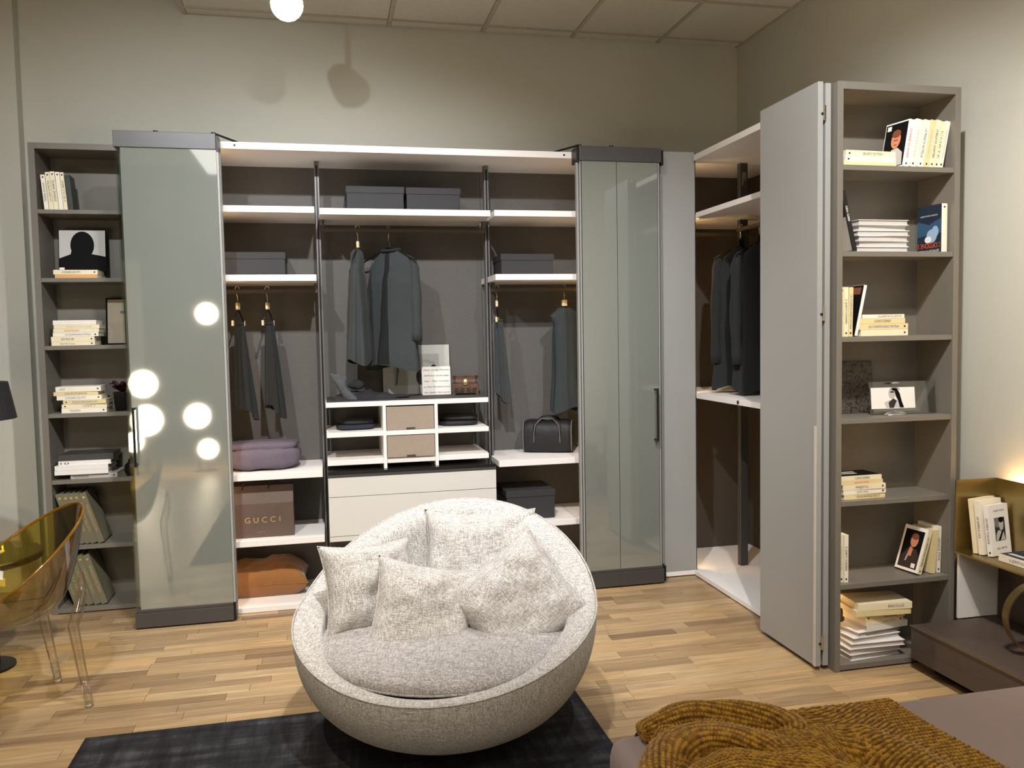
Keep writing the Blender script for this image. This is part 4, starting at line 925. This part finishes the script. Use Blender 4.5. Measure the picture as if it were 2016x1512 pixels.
# ------------------------------------------------------------------ rug
def rug_mat():
    m = bpy.data.materials.new('faded_charcoal_rug'); m.use_nodes = True; nt = m.node_tree; b = nt.nodes['Principled BSDF']; N = nt.nodes.new; L = nt.links.new
    b.inputs['Roughness'].default_value = .95; b.inputs['Specular IOR Level'].default_value = .1
    tc = N('ShaderNodeTexCoord'); outs = []
    for st, s_ in (((1, .15, 1), 14), ((.12, 1, 1), 16)):
        mp = N('ShaderNodeMapping'); mp.inputs['Scale'].default_value = st; L(tc.outputs['Object'], mp.inputs[0])
        nz = N('ShaderNodeTexNoise'); nz.inputs['Scale'].default_value = s_; nz.inputs['Detail'].default_value = 8; nz.inputs['Roughness'].default_value = .7; L(mp.outputs[0], nz.inputs[0]); outs.append(nz.outputs['Fac'])
    a = N('ShaderNodeMath'); a.operation = 'MULTIPLY'; L(outs[0], a.inputs[0]); L(outs[1], a.inputs[1])
    cr = N('ShaderNodeValToRGB'); e = cr.color_ramp.elements; e[0].position = .16; e[0].color = (*lin((34, 33, 35)), 1); e[1].position = .40; e[1].color = (*lin((80, 80, 84)), 1)
    q = e.new(.27); q.color = (*lin((50, 50, 53)), 1)
    L(a.outputs[0], cr.inputs[0]); L(cr.outputs[0], b.inputs['Base Color'])
    bp = N('ShaderNodeBump'); bp.inputs['Strength'].default_value = .3; bp.inputs['Distance'].default_value = .005; L(a.outputs[0], bp.inputs['Height']); L(bp.outputs[0], b.inputs['Normal'])
    return m
rg = thing('rug', 'faded charcoal rug under the round armchair', 'rug', (0.02, 2.3, 0))
obj('pile', boxes((-.925, .965, 1.2, 3.325, .0006, .010)), rug_mat(), rg, bevel=.003)
obj('binding', boxes((-.929, .969, 3.322, 3.329, .0006, .009), (-.929, -.922, 1.2, 3.322, .0006, .009), (.962, .969, 1.2, 3.322, .0006, .009)), m_dark, rg)

# ------------------------------------------------------------------ bed with knitted throw
m_sheet = mat('mauve_grey_cotton', (150, 132, 128), .75, var=.05, vscale=5, bump=.25, bscale=7, sheen=.1)
m_sheetw = mat('pale_mauve_cotton', (176, 164, 164), .75, var=.04, vscale=5, bump=.15, bscale=7)
bd = thing('bed', 'bed covered in mauve-grey cotton in the near corner', 'bed', (1.75, .9, 0))
BX0, BX1, BY0, BY1, BZ = .648, 2.40, -.35, 1.925, .50
bm = BM(); box(bm, BX0, BX1, BY0, BY1, .17, BZ); obj('mattress', bm, m_sheet, bd, bevel=.045, seg=5, smooth=True)
obj('bed_base', boxes((BX0+.05, BX1, BY0+.03, BY1-.05, .03, .168)), m_sheetw, bd, bevel=.01)
for x in (BX0+.12, BX1-.12):
    for y in (BY0+.1, BY1-.12): obj('foot', tube(BM(), [(x, y, 0), (x, y, .03)], .025, 12), m_dark, bd)
def knit_mat():
    m = bpy.data.materials.new('mustard_knit'); m.use_nodes = True; nt = m.node_tree; b = nt.nodes['Principled BSDF']; N = nt.nodes.new; L = nt.links.new
    b.inputs['Roughness'].default_value = .92; b.inputs['Specular IOR Level'].default_value = .15; b.inputs['Sheen Weight'].default_value = .2
    tc = N('ShaderNodeTexCoord'); n1 = N('ShaderNodeTexNoise'); n1.inputs['Scale'].default_value = 70; n1.inputs['Detail'].default_value = 3; L(tc.outputs['Object'], n1.inputs[0])
    at = N('ShaderNodeAttribute'); at.attribute_name = 'yarn'; 
    mu = N('ShaderNodeMath'); mu.operation = 'MULTIPLY_ADD'; mu.inputs[1].default_value = .55; L(at.outputs['Fac'], mu.inputs[0]); L(n1.outputs['Fac'], mu.inputs[2])
    cr = N('ShaderNodeValToRGB'); e = cr.color_ramp.elements; e[0].position = .42; e[0].color = (*lin((62, 42, 12)), 1); e[1].position = 1.0; e[1].color = (*lin((182, 138, 42)), 1)
    q = e.new(.66); q.color = (*lin((116, 80, 20)), 1); q = e.new(.86); q.color = (*lin((142, 100, 26)), 1)
    L(mu.outputs[0], cr.inputs[0]); L(cr.outputs[0], b.inputs['Base Color'])
    n2 = N('ShaderNodeTexNoise'); n2.inputs['Scale'].default_value = 420; L(tc.outputs['Object'], n2.inputs[0])
    bp = N('ShaderNodeBump'); bp.inputs['Strength'].default_value = .5; bp.inputs['Distance'].default_value = .003; L(n2.outputs['Fac'], bp.inputs['Height']); L(bp.outputs[0], b.inputs['Normal'])
    return m
def seg_d(p, a, b):
    ab = b-a; t = max(0, min(1, (p-a).dot(ab)/ab.length_squared)); return (p-(a+ab*t)).length, t
RIDGES = [([(.735, 1.845), (.83, 1.875), (.925, 1.87), (1.01, 1.84)], .040, .030), ([(1.01, 1.84), (1.065, 1.80), (1.075, 1.76), (1.03, 1.715)], .036, .028),
          ([(.64, 1.665), (.74, 1.765), (.87, 1.79), (.96, 1.72), (1.015, 1.655)], .062, .036), ([(1.03, 1.64), (1.115, 1.70), (1.205, 1.68), (1.25, 1.60), (1.27, 1.45)], .05, .04),
          ([(.70, 1.50), (.85, 1.60), (.98, 1.55), (1.08, 1.42)], .08, .06), ([(.70, 1.30), (.9, 1.42), (1.1, 1.3)], .09, .05)]
RIDGES = [([Vector(p) for p in a], w_, h_) for a, w_, h_ in RIDGES]
def throw_h(x, y):
    p = Vector((x, y)); z = 0
    for pts, w_, h_ in RIDGES:
        d = min(seg_d(p, a, b)[0] for a, b in zip(pts[:-1], pts[1:]))
        z = max(z, h_*max(0, 1-(d/(w_*1.35))**2)**.62)
    z -= .006
    flat = max(0, min(1, (x-1.10)/.2))
    n_ = noise.noise(Vector((x*9, y*9, 2)))
    return z+.012*(n_+.6)*(1-flat*.7)+.012
th_ = thing('knitted_throw', 'mustard chunky knitted throw rumpled over the foot of the bed', 'throw', (1.05, 1.5, BZ))
NX, NY = 460, 500
ux0, ux1, vy0, vy1 = BX0-.14, 1.445, .95, BY1+.05
verts = []; yarn = []
import array
H = {}
for i in range(NX):
    for j in range(NY):
        y0_ = vy0+(vy1-vy0)*j/(NY-1); kk = max(0, min(1, (y0_-1.63)/.11)); ul = ux0+.222*kk*kk*(3-2*kk)
        x = ul+(ux1-ul)*i/(NX-1); y = vy0+(vy1-vy0)*j/(NY-1)
        x2 = x+.012*math.sin(y*9+1)*(x-ux0)+.02*noise.noise(Vector((x*5, y*5, 7)))*(1-max(0, min(1, (x-1.1)/.2)))
        # stretch rows following the folds
        s = x2*1.0+.16*math.sin(y*4.2+.5)*(1-max(0, min(1, (x-1.15)/.2))); q = y+.10*math.sin(x*6)*(1-max(0, min(1, (x-1.15)/.2)))
        rib = abs(math.sin(PI*q/.0135)); sti = .5+.5*math.sin(2*PI*s/.0095+(math.floor(q/.0135) % 2)*PI)
        k = rib**.7*(.62+.38*sti)
        hh = throw_h(x2, y)*(1-kk*(1-min(1, (x-ul)/.03))*.85); rr_ = .045; dx_ = BX0+rr_-x2; dy_ = y-(BY1-rr_); px, py, pz = x2, y, BZ
        def wrap(d):
            a = min(d/rr_, PI/2); ex = max(0, d-rr_*PI/2)
            return (rr_+.014)*math.sin(a), rr_*(1-math.cos(a))+ex, a/(PI/2)
        if dx_ > 0:
            o1, dz, ka = wrap(dx_); px = BX0+rr_-o1-.02*ka; pz -= dz; hh *= 1-.8*ka
        if dy_ > 0:
            o1, dz, ka = wrap(dy_); py = BY1-rr_+o1; pz -= dz; hh *= 1-.8*ka
        verts.append((px, py, pz+hh+.0075*k)); yarn.append(k)
faces = [(i*NY+j, (i+1)*NY+j, (i+1)*NY+j+1, i*NY+j+1) for i in range(NX-1) for j in range(NY-1)]
me = bpy.data.meshes.new('knit'); me.from_pydata(verts, [], faces); me.update()
at = me.attributes.new('yarn', 'FLOAT', 'POINT'); at.data.foreach_set('value', yarn)
me.polygons.foreach_set('use_smooth', [True]*len(me.polygons))
obj('knit', me, knit_mat(), th_)
def knit_roll(path, rad, squash, ribs, seed, nl=260, nr=84):
    """a rolled-up fold of the throw: ribs run along its length"""
    P = [Vector(p) for p in path]; L_ = len(P)-1; vs, ya_ = [], []
    def cr_(a, t):
        k = min(int(t*L_), L_-1); f_ = t*L_-k; p0, p1, p2, p3 = [a[max(0, min(L_, k+d))] for d in (-1, 0, 1, 2)]
        return .5*((2*p1)+(p2-p0)*f_+(2*p0-5*p1+4*p2-p3)*f_*f_+(3*p1-p0-3*p2+p3)*f_**3)
    acc = 0; prev = None
    for i in range(nl):
        t = i/(nl-1); c = cr_(P, t); d = (cr_(P, min(1, t+.004))-cr_(P, max(0, t-.004))).normalized()
        u = d.cross(Vector((0, 0, 1))).normalized(); v = u.cross(d)
        if prev is not None: acc += (c-prev).length
        prev = c; r = cr_(rad, t)*min(1, (t/.03+.15), ((1-t)/.03+.15))
        for j in range(nr):
            a = 2*PI*j/nr+.6*math.sin(acc*9+seed); q = ribs*j/nr
            rib = abs(math.sin(PI*q)); sti = .5+.5*math.sin(2*PI*acc/.0095+(math.floor(q) % 2)*PI); k = rib**.7*(.62+.38*sti)
            rr_ = r*(1+.10*noise.noise(Vector((acc*14+seed, math.cos(a)*1.3, math.sin(a)*1.3))))+.0065*k
            vs.append(c+u*rr_*math.cos(a)+v*rr_*squash*math.sin(a)); ya_.append(k)
    fs = [(i*nr+j, (i+1)*nr+j, (i+1)*nr+(j+1) % nr, i*nr+(j+1) % nr) for i in range(nl-1) for j in range(nr)]
    fs += [tuple(range(nr)), tuple((nl-1)*nr+j for j in range(nr))[::-1]]
    me = bpy.data.meshes.new('knit_fold'); me.from_pydata(vs, [], fs); me.update()
    me.attributes.new('yarn', 'FLOAT', 'POINT').data.foreach_set('value', ya_)
    me.polygons.foreach_set('use_smooth', [True]*len(me.polygons)); return me
m_knit = bpy.data.materials['mustard_knit']; zb_ = BZ+.026
obj('knit_fold', knit_roll([(.715, 1.855, zb_), (.77, 1.87, zb_+.004), (.85, 1.885, zb_+.010), (.93, 1.88, zb_+.008), (1.00, 1.855, zb_+.008), (1.055, 1.815, zb_+.004), (1.075, 1.765, zb_), (1.045, 1.72, zb_-.006)], [.022, .030, .038, .036, .036, .036, .034, .024], .85, 16, 1), m_knit, th_)
obj('knit_fold', knit_roll([(.63, 1.56, zb_-.03), (.675, 1.655, zb_-.006), (.74, 1.735, zb_+.004), (.82, 1.765, zb_+.008), (.90, 1.745, zb_+.008), (.965, 1.695, zb_+.002), (1.01, 1.65, zb_-.008)], [.03, .042, .048, .050, .047, .042, .026], .72, 20, 5), m_knit, th_)
obj('knit_fold', knit_roll([(1.02, 1.63, zb_-.012), (1.075, 1.675, zb_-.006), (1.135, 1.685, zb_-.004), (1.19, 1.655, zb_-.006), (1.225, 1.60, zb_-.010), (1.24, 1.52, zb_-.016)], [.022, .034, .038, .038, .034, .024], .65, 16, 9), m_knit, th_)

# ------------------------------------------------------------------ platform, brass shelf and ring
pb = thing('bed_platform', 'low dark oak bedside platform with brass edge by the cream wall', 'platform', (2.68, 2.4, 0))
obj('top_board', boxes((2.452, 2.915, .6, 3.105, .183, .198)), m_walnut, pb, bevel=.001)
obj('front_board', boxes((2.455, 2.475, .6, 3.105, .052, .182)), m_walnut, pb)
obj('end_board', boxes((2.476, 2.915, 3.085, 3.105, .052, .182)), m_walnut, pb)
obj('brass_edge', boxes((2.449, 2.4515, .6, 3.107, .1945, .1985)), m_brass, pb)
obj('plinth', boxes((2.53, 2.90, .62, 3.05, .0, .052)), m_dark, pb)
struct('trim_1', boxes((2.70, 2.918, 3.112, 3.125, .2, .499)), mat('white_gloss_panel', (232, 228, 220), .2, var=.01), bevel=.001)
struct('trim_2', boxes((2.898, 2.918, .6, 3.105, .2, .50)), m_walnut, bevel=.001)
bsf = thing('brass_shelf', 'brass wall shelf with upturned end above the dark platform', 'shelf', (2.78, 2.5, .5))
obj('shelf_board', boxes((2.672, 2.917, .9, 3.110, .500, .508)), m_brass, bsf)
obj('end_plate', boxes((2.672, 2.88, 3.104, 3.110, .508, .822)), m_brass, bsf)
obj('back_plate', boxes((2.876, 2.88, .9, 3.104, .508, .822)), m_brass, bsf)
obj('led_strip', boxes((2.884, 2.892, .95, 3.05, .785, .795)), mat('led_strip_wall', (255, 220, 170), .5, emit=(255, 205, 140), estr=90), bsf)
rgg = thing('brass_ring', 'polished brass ring standing between platform and brass shelf', 'ring', (2.712, 2.675, .1985))
def ringf(u, v):
    a = 2*PI*u; pr_ = ((.147, -.022), (.147, .022), (.141, .022), (.141, -.022)); r, y = pr_[int(round(v*4)) % 4]
    return Vector((r*math.cos(a), y, .1495+r*math.sin(a)))
bm = BM(); surf(bm, ringf, 72, 4, cu=True, cv=True); obj('band', bm, m_brass, rgg, world=False, M=RZ(R(-18)))
obj('foot_pad', boxes((-.02, .02, -.015, .015, 0, .0035)), m_dark, rgg, world=False)
# books on the brass shelf
zb = .5085
upright(2.718, 3.040, zb+.001, .020, .235, .15, -7, -76, 'cream', 'cream paperback at the back of three standing on the brass shelf', 'books on the brass shelf', title=None, flip=True, mark=False)
upright(2.724, 3.012, zb+.001, .022, .232, .15, -7, -76, 'ivory', 'ivory paperback in the middle of three standing on the brass shelf', 'books on the brass shelf', title='LA VAMPA D OCA', flip=True, frac=.4, mark=False)
b = upright(2.738, 2.978, zb+.001, .022, .216, .130, -7, -76, 'white', 'white paperback with two smiling faces on its cover', 'books on the brass shelf', title='OLIVIERO TOSCANI', flip=True, frac=.5)
F = Matrix(((0, 0, 1, .0113), (1, 0, 0, .066), (0, 1, 0, .108), (0, 0, 0, 1)))
prints(b, F, [(rect(-.034, .034, -.045, .052), m_ink), (ell(-.018, .032, .016, .022), m_grey), (ell(.008, .022, .016, .026), m_lgrey), (ell(.008, .042, .016, .012), m_black_p), ([(-.032, -.044), (.03, -.044), (.02, -.01), (-.015, .0), (-.03, -.018)], m_lgrey), ([(-.02, -.044), (-.005, -.044), (.02, -.005), (.008, -.005)], m_black_p)], 'cover_photo')
lettering('OLIVIERO  TOSCANI', b, F @ T(0, .082, .0005), .0075, .07, m_ink, 'cover_author'); lettering('CIAO  MAMMA', b, F @ T(0, -.078, .0005), .009, .07, m_ink, 'cover_title')
b = book(T(2.730, 2.925, zb+.016) @ RZ(R(-88)) @ RY(PI/2), .030, .22, .14, 'ivory', 'paperback with a navy cover lying on the brass shelf', None, title='IL QUINTO SCENARIO', frac=.5, mark=False)
F = Matrix(((0, 0, -1, -.0153), (0, 1, 0, .07), (1, 0, 0, .11), (0, 0, 0, 1)))
prints(b, F, [(rect(-.108, .108, -.067, .068), m_navy), (rect(-.09, .06, -.045, -.02), m_lgrey), (rect(-.09, .08, .02, .035), m_mid)], 'cover_print')

# ------------------------------------------------------------------ amber clear chair, side table, lamp, cable
m_amber = thin_mat('amber_polycarbonate', (1.0, .80, .16), .16, .02)
m_clear = thin_mat('clear_polycarbonate', (.97, .95, .92), .12, .02)
fx, fy = -.83, -.558; rot = math.atan2(fy, fx)
ch = thing('clear_chair', 'amber and clear plastic shell chair beside the dark side table', 'chair', T(-1.275, 3.675, 0) @ RZ(rot))
def rimc(ph):
    k = (1+math.cos(ph))/2
    return Vector((-.265*math.cos(ph)-.035*k**3+.02, .285*math.sin(ph)*(1-.10*k), .455+.355*k**1.35))
def shellc(ph, r, dz=0, dr=0):
    p = rimc(ph); z0 = .40
    return Vector((p.x*(r+dr), p.y*(r+dr), z0+dz*(1-r**3)+(p.z-z0)*r**4.6))
def chair_shell(dz, dr):
    bm = BM(); surf(bm, lambda u, v: shellc(2*PI*u, .02+.98*v, dz, dr), 64, 22, cu=True); return bm
obj('inner_shell', chair_shell(0, 0), m_amber, ch, world=False, smooth=True)
obj('outer_shell', chair_shell(-.03, .015), m_clear, ch, world=False, smooth=True)
obj('rim', tube(BM(), [rimc(2*PI*k/90) for k in range(90)], .006, 8, closed=True), mat('amber_rim', (176, 128, 26), .1, trans=.7, coat=.5), ch, world=False, smooth=True)
for sx, sy in ((-1, 1), (-1, -1), (1, 1), (1, -1)):
    if sx < 0: pts = [(-.205, sy*.195, .56), (-.200, sy*.200, .47), (-.182, sy*.200, .41), (-.165, sy*.192, .35), (-.19, sy*.187, .17), (-.215, sy*.184, .005)]; rr = [.008, .018, .024, .021, .018, .015]
    else: pts = [(.16, sy*.20, .40), (.16, sy*.20, .33), (.185, sy*.20, .17), (.20, sy*.205, .005)]; rr = [.02, .021, .018, .015]
    lg = obj('leg', tube(BM(), pts, rr, 14), m_clear, ch, world=False, smooth=True)
    obj('foot_cap', tube(BM(), [(pts[-1][0], pts[-1][1], 0.0005), (pts[-1][0]+.003, pts[-1][1], .014)], .0155, 14), mat('clear_foot', (196, 186, 160), .3, trans=.3), lg, world=False, smooth=True)
tb = thing('side_table', 'round dark side table on a black column', 'table', (-1.60, 4.20, 0))
obj('table_top', lathe(BM(), [(0, .498), (.272, .498), (.28, .505), (.28, .523), (.272, .53), (0, .53)], 56), mat('dark_table_top', (48, 44, 40), .3, var=.08, vscale=20, coat=.2), tb, world=False)
obj('column', tube(BM(), [(.02, 0, .012), (.02, 0, .498)], .062, 28), m_dark, tb, world=False)
obj('base_plate', lathe(BM(), [(0, 0), (.125, 0), (.125, .010), (.06, .016), (0, .016)], 40), m_dark, tb, world=False, M=T(.02, 0, .0005))
lp = thing('table_lamp', 'table lamp with a wide black shade at the picture edge', 'lamp', (-1.68, 4.27, .5305))
obj('shade', lathe(BM(), [(.215, .62), (.245, .62), (.255, .615), (.225, .785), (.215, .78), (.0, .778), (.0, .772), (.212, .772), (.243, .625), (.215, .62)], 56), mat('black_shade', (30, 31, 34), .7), lp, world=False, smooth=False)
obj('stem', tube(BM(), [(0, 0, .015), (0, 0, .772)], .010, 12), m_dark, lp, world=False)
obj('base', lathe(BM(), [(0, 0), (.08, 0), (.08, .012), (0, .018)], 32), m_dark, lp, world=False)
tp = thing('teapot', 'small white teapot on the dark side table', 'teapot', T(-1.505, 4.08, .5305) @ RZ(R(-10)))
m_porc = mat('white_porcelain', (236, 234, 226), .25, coat=.4)
obj('pot_body', lathe(BM(), [(0, 0), (.03, 0), (.048, .018), (.05, .034), (.038, .052), (.03, .055), (0, .055)], 28), m_porc, tp, world=False, smooth=True)
obj('lid', lathe(BM(), [(0, .068), (.008, .066), (.012, .06), (.034, .056), (.034, .054), (0, .054)], 24), m_porc, tp, world=False, smooth=True)
obj('spout', tube(BM(), [(.04, 0, .03), (.062, 0, .036), (.078, 0, .043)], [.012, .009, .007], 10), m_porc, tp, world=False, smooth=True)
obj('handle', tube(BM(), [(-.04, 0, .045), (-.066, 0, .044), (-.07, 0, .028), (-.045, 0, .015)], .005, 8), m_porc, tp, world=False, smooth=True)
cb = thing('power_cable', 'white power cable looped on the floor behind the side table', 'cable', (-1.66, 4.88, 0))
cp = [(-1.95, 4.80), (-1.80, 4.96), (-1.70, 4.975), (-1.63, 4.94), (-1.592, 4.87), (-1.60, 4.80), (-1.67, 4.775), (-1.80, 4.79), (-2.0, 4.90)]
sm = []
for k in range(len(cp)-1):
    p0, p1, p2, p3 = [Vector(cp[max(0, min(len(cp)-1, k+d))]) for d in (-1, 0, 1, 2)]
    for q in range(6):
        t = q/6; v = .5*((2*p1)+(p2-p0)*t+(2*p0-5*p1+4*p2-p3)*t*t+(3*p1-p0-3*p2+p3)*t**3); sm.append((v.x, v.y, .0045))
obj('cord', tube(BM(), sm, .004, 8), m_porc, cb, smooth=True)
obj('plug', boxes((-2.03, -1.99, 4.885, 4.915, .001, .03)), m_porc, cb, bevel=.004)

# ------------------------------------------------------------------ ceiling spotlight in view
SP = Vector((-.14, 4.45, 3.175)); aim = (Vector((.0, .0, 1.5))-SP).normalized()
sl_ = thing('ceiling_spotlight', 'bright white track spotlight hanging from the tiled ceiling', 'spotlight', (SP.x, SP.y, ZC-.004))
obj('mount_plate', boxes((SP.x-.09, SP.x+.09, SP.y-.03, SP.y+.03, ZC-.026, ZC-.003)), m_porc, sl_, bevel=.003)
obj('stem', tube(BM(), [SP+Vector((0, .05, .05)), (SP.x, SP.y+.05, ZC-.02)], .012, 10), m_porc, sl_)
obj('lamp_body', tube(BM(), [SP-aim*.02+Vector((0, 0, 0)), SP-aim*.0+Vector((0, 0, 0)), SP-aim*.16], [.080, .080, .062], 32), m_porc, sl_)
obj('lens', tube(BM(), [SP-aim*.004, SP+aim*.004], .076, 32), mat('spot_lens', (255, 255, 255), .3, emit=(255, 250, 240), estr=180), sl_)
spot_light('spotlight_beam', SP+aim*.03, (.3, 2.2, 0), 120, NEUT, 110, .6, .06)

# ------------------------------------------------------------------ globe lamps and curtain on the camera's side of the room (seen in the glass doors)
m_globe = mat('opal_globe', (255, 245, 225), .3, emit=(255, 238, 206), estr=25)
for k, (x, z, r, where) in enumerate(((-2.0, 1.01, .15, 'topmost of the pair near the curtain'), (-1.98, .60, .17, 'largest, low near the curtain'), (-2.13, .36, .11, 'small, lowest near the curtain'), (-1.44, .63, .14, 'low, away from the curtain'), (-1.34, .25, .11, 'lowest, away from the curtain'), (-1.30, 1.78, .12, 'highest, on the tallest stem'))):
    gl_ = thing('globe_lamp', 'opal glass globe lamp reflected in the glass door, '+where, 'lamp', (x, -.8, 0), 'globe lamps')
    obj('globe', lathe(BM(), [(r*math.sin(PI*q/14), z-r*math.cos(PI*q/14)) for q in range(15)], 28), m_globe, gl_, world=False, smooth=True)
    obj('stem', tube(BM(), [(0, 0, .02), (0, 0, z-r+.01)], .008, 10), m_dark, gl_, world=False)
    obj('base', lathe(BM(), [(0, 0), (.07, 0), (.07, .012), (0, .02)], 24), m_dark, gl_, world=False)
bl = thing('bedside_lamp', 'large opal globe lamp on a slim black stand behind the bed', 'lamp', (1.9, -.6, 0))
obj('globe', lathe(BM(), [(.16*math.sin(PI*q/14), 1.05-.16*math.cos(PI*q/14)) for q in range(15)], 28), mat('bright_globe', (255, 245, 225), .3, emit=(255, 246, 235), estr=27), bl, world=False, smooth=True)
obj('stem', tube(BM(), [(0, 0, .02), (0, 0, .90)], .01, 10), m_dark, bl, world=False)
obj('base', lathe(BM(), [(0, 0), (.12, 0), (.12, .012), (0, .02)], 28), m_dark, bl, world=False)
ct = thing('curtain', 'pale pleated curtain reflected faintly in the glass door', 'curtain', (-3.2, YF+.12, 0))
bm = BM(); surf(bm, lambda u, v: Vector((-4.0+1.5*u, YF+.12+.035*math.sin(u*2*PI*16), .02+2.6*v)), 200, 2); obj('cloth', bm, mat('pale_curtain', (205, 200, 190), .9), ct, smooth=True)
obj('curtain_rail', tube(BM(), [(-4.05, YF+.12, 2.64), (-2.45, YF+.12, 2.64)], .015, 10), m_metal, ct)
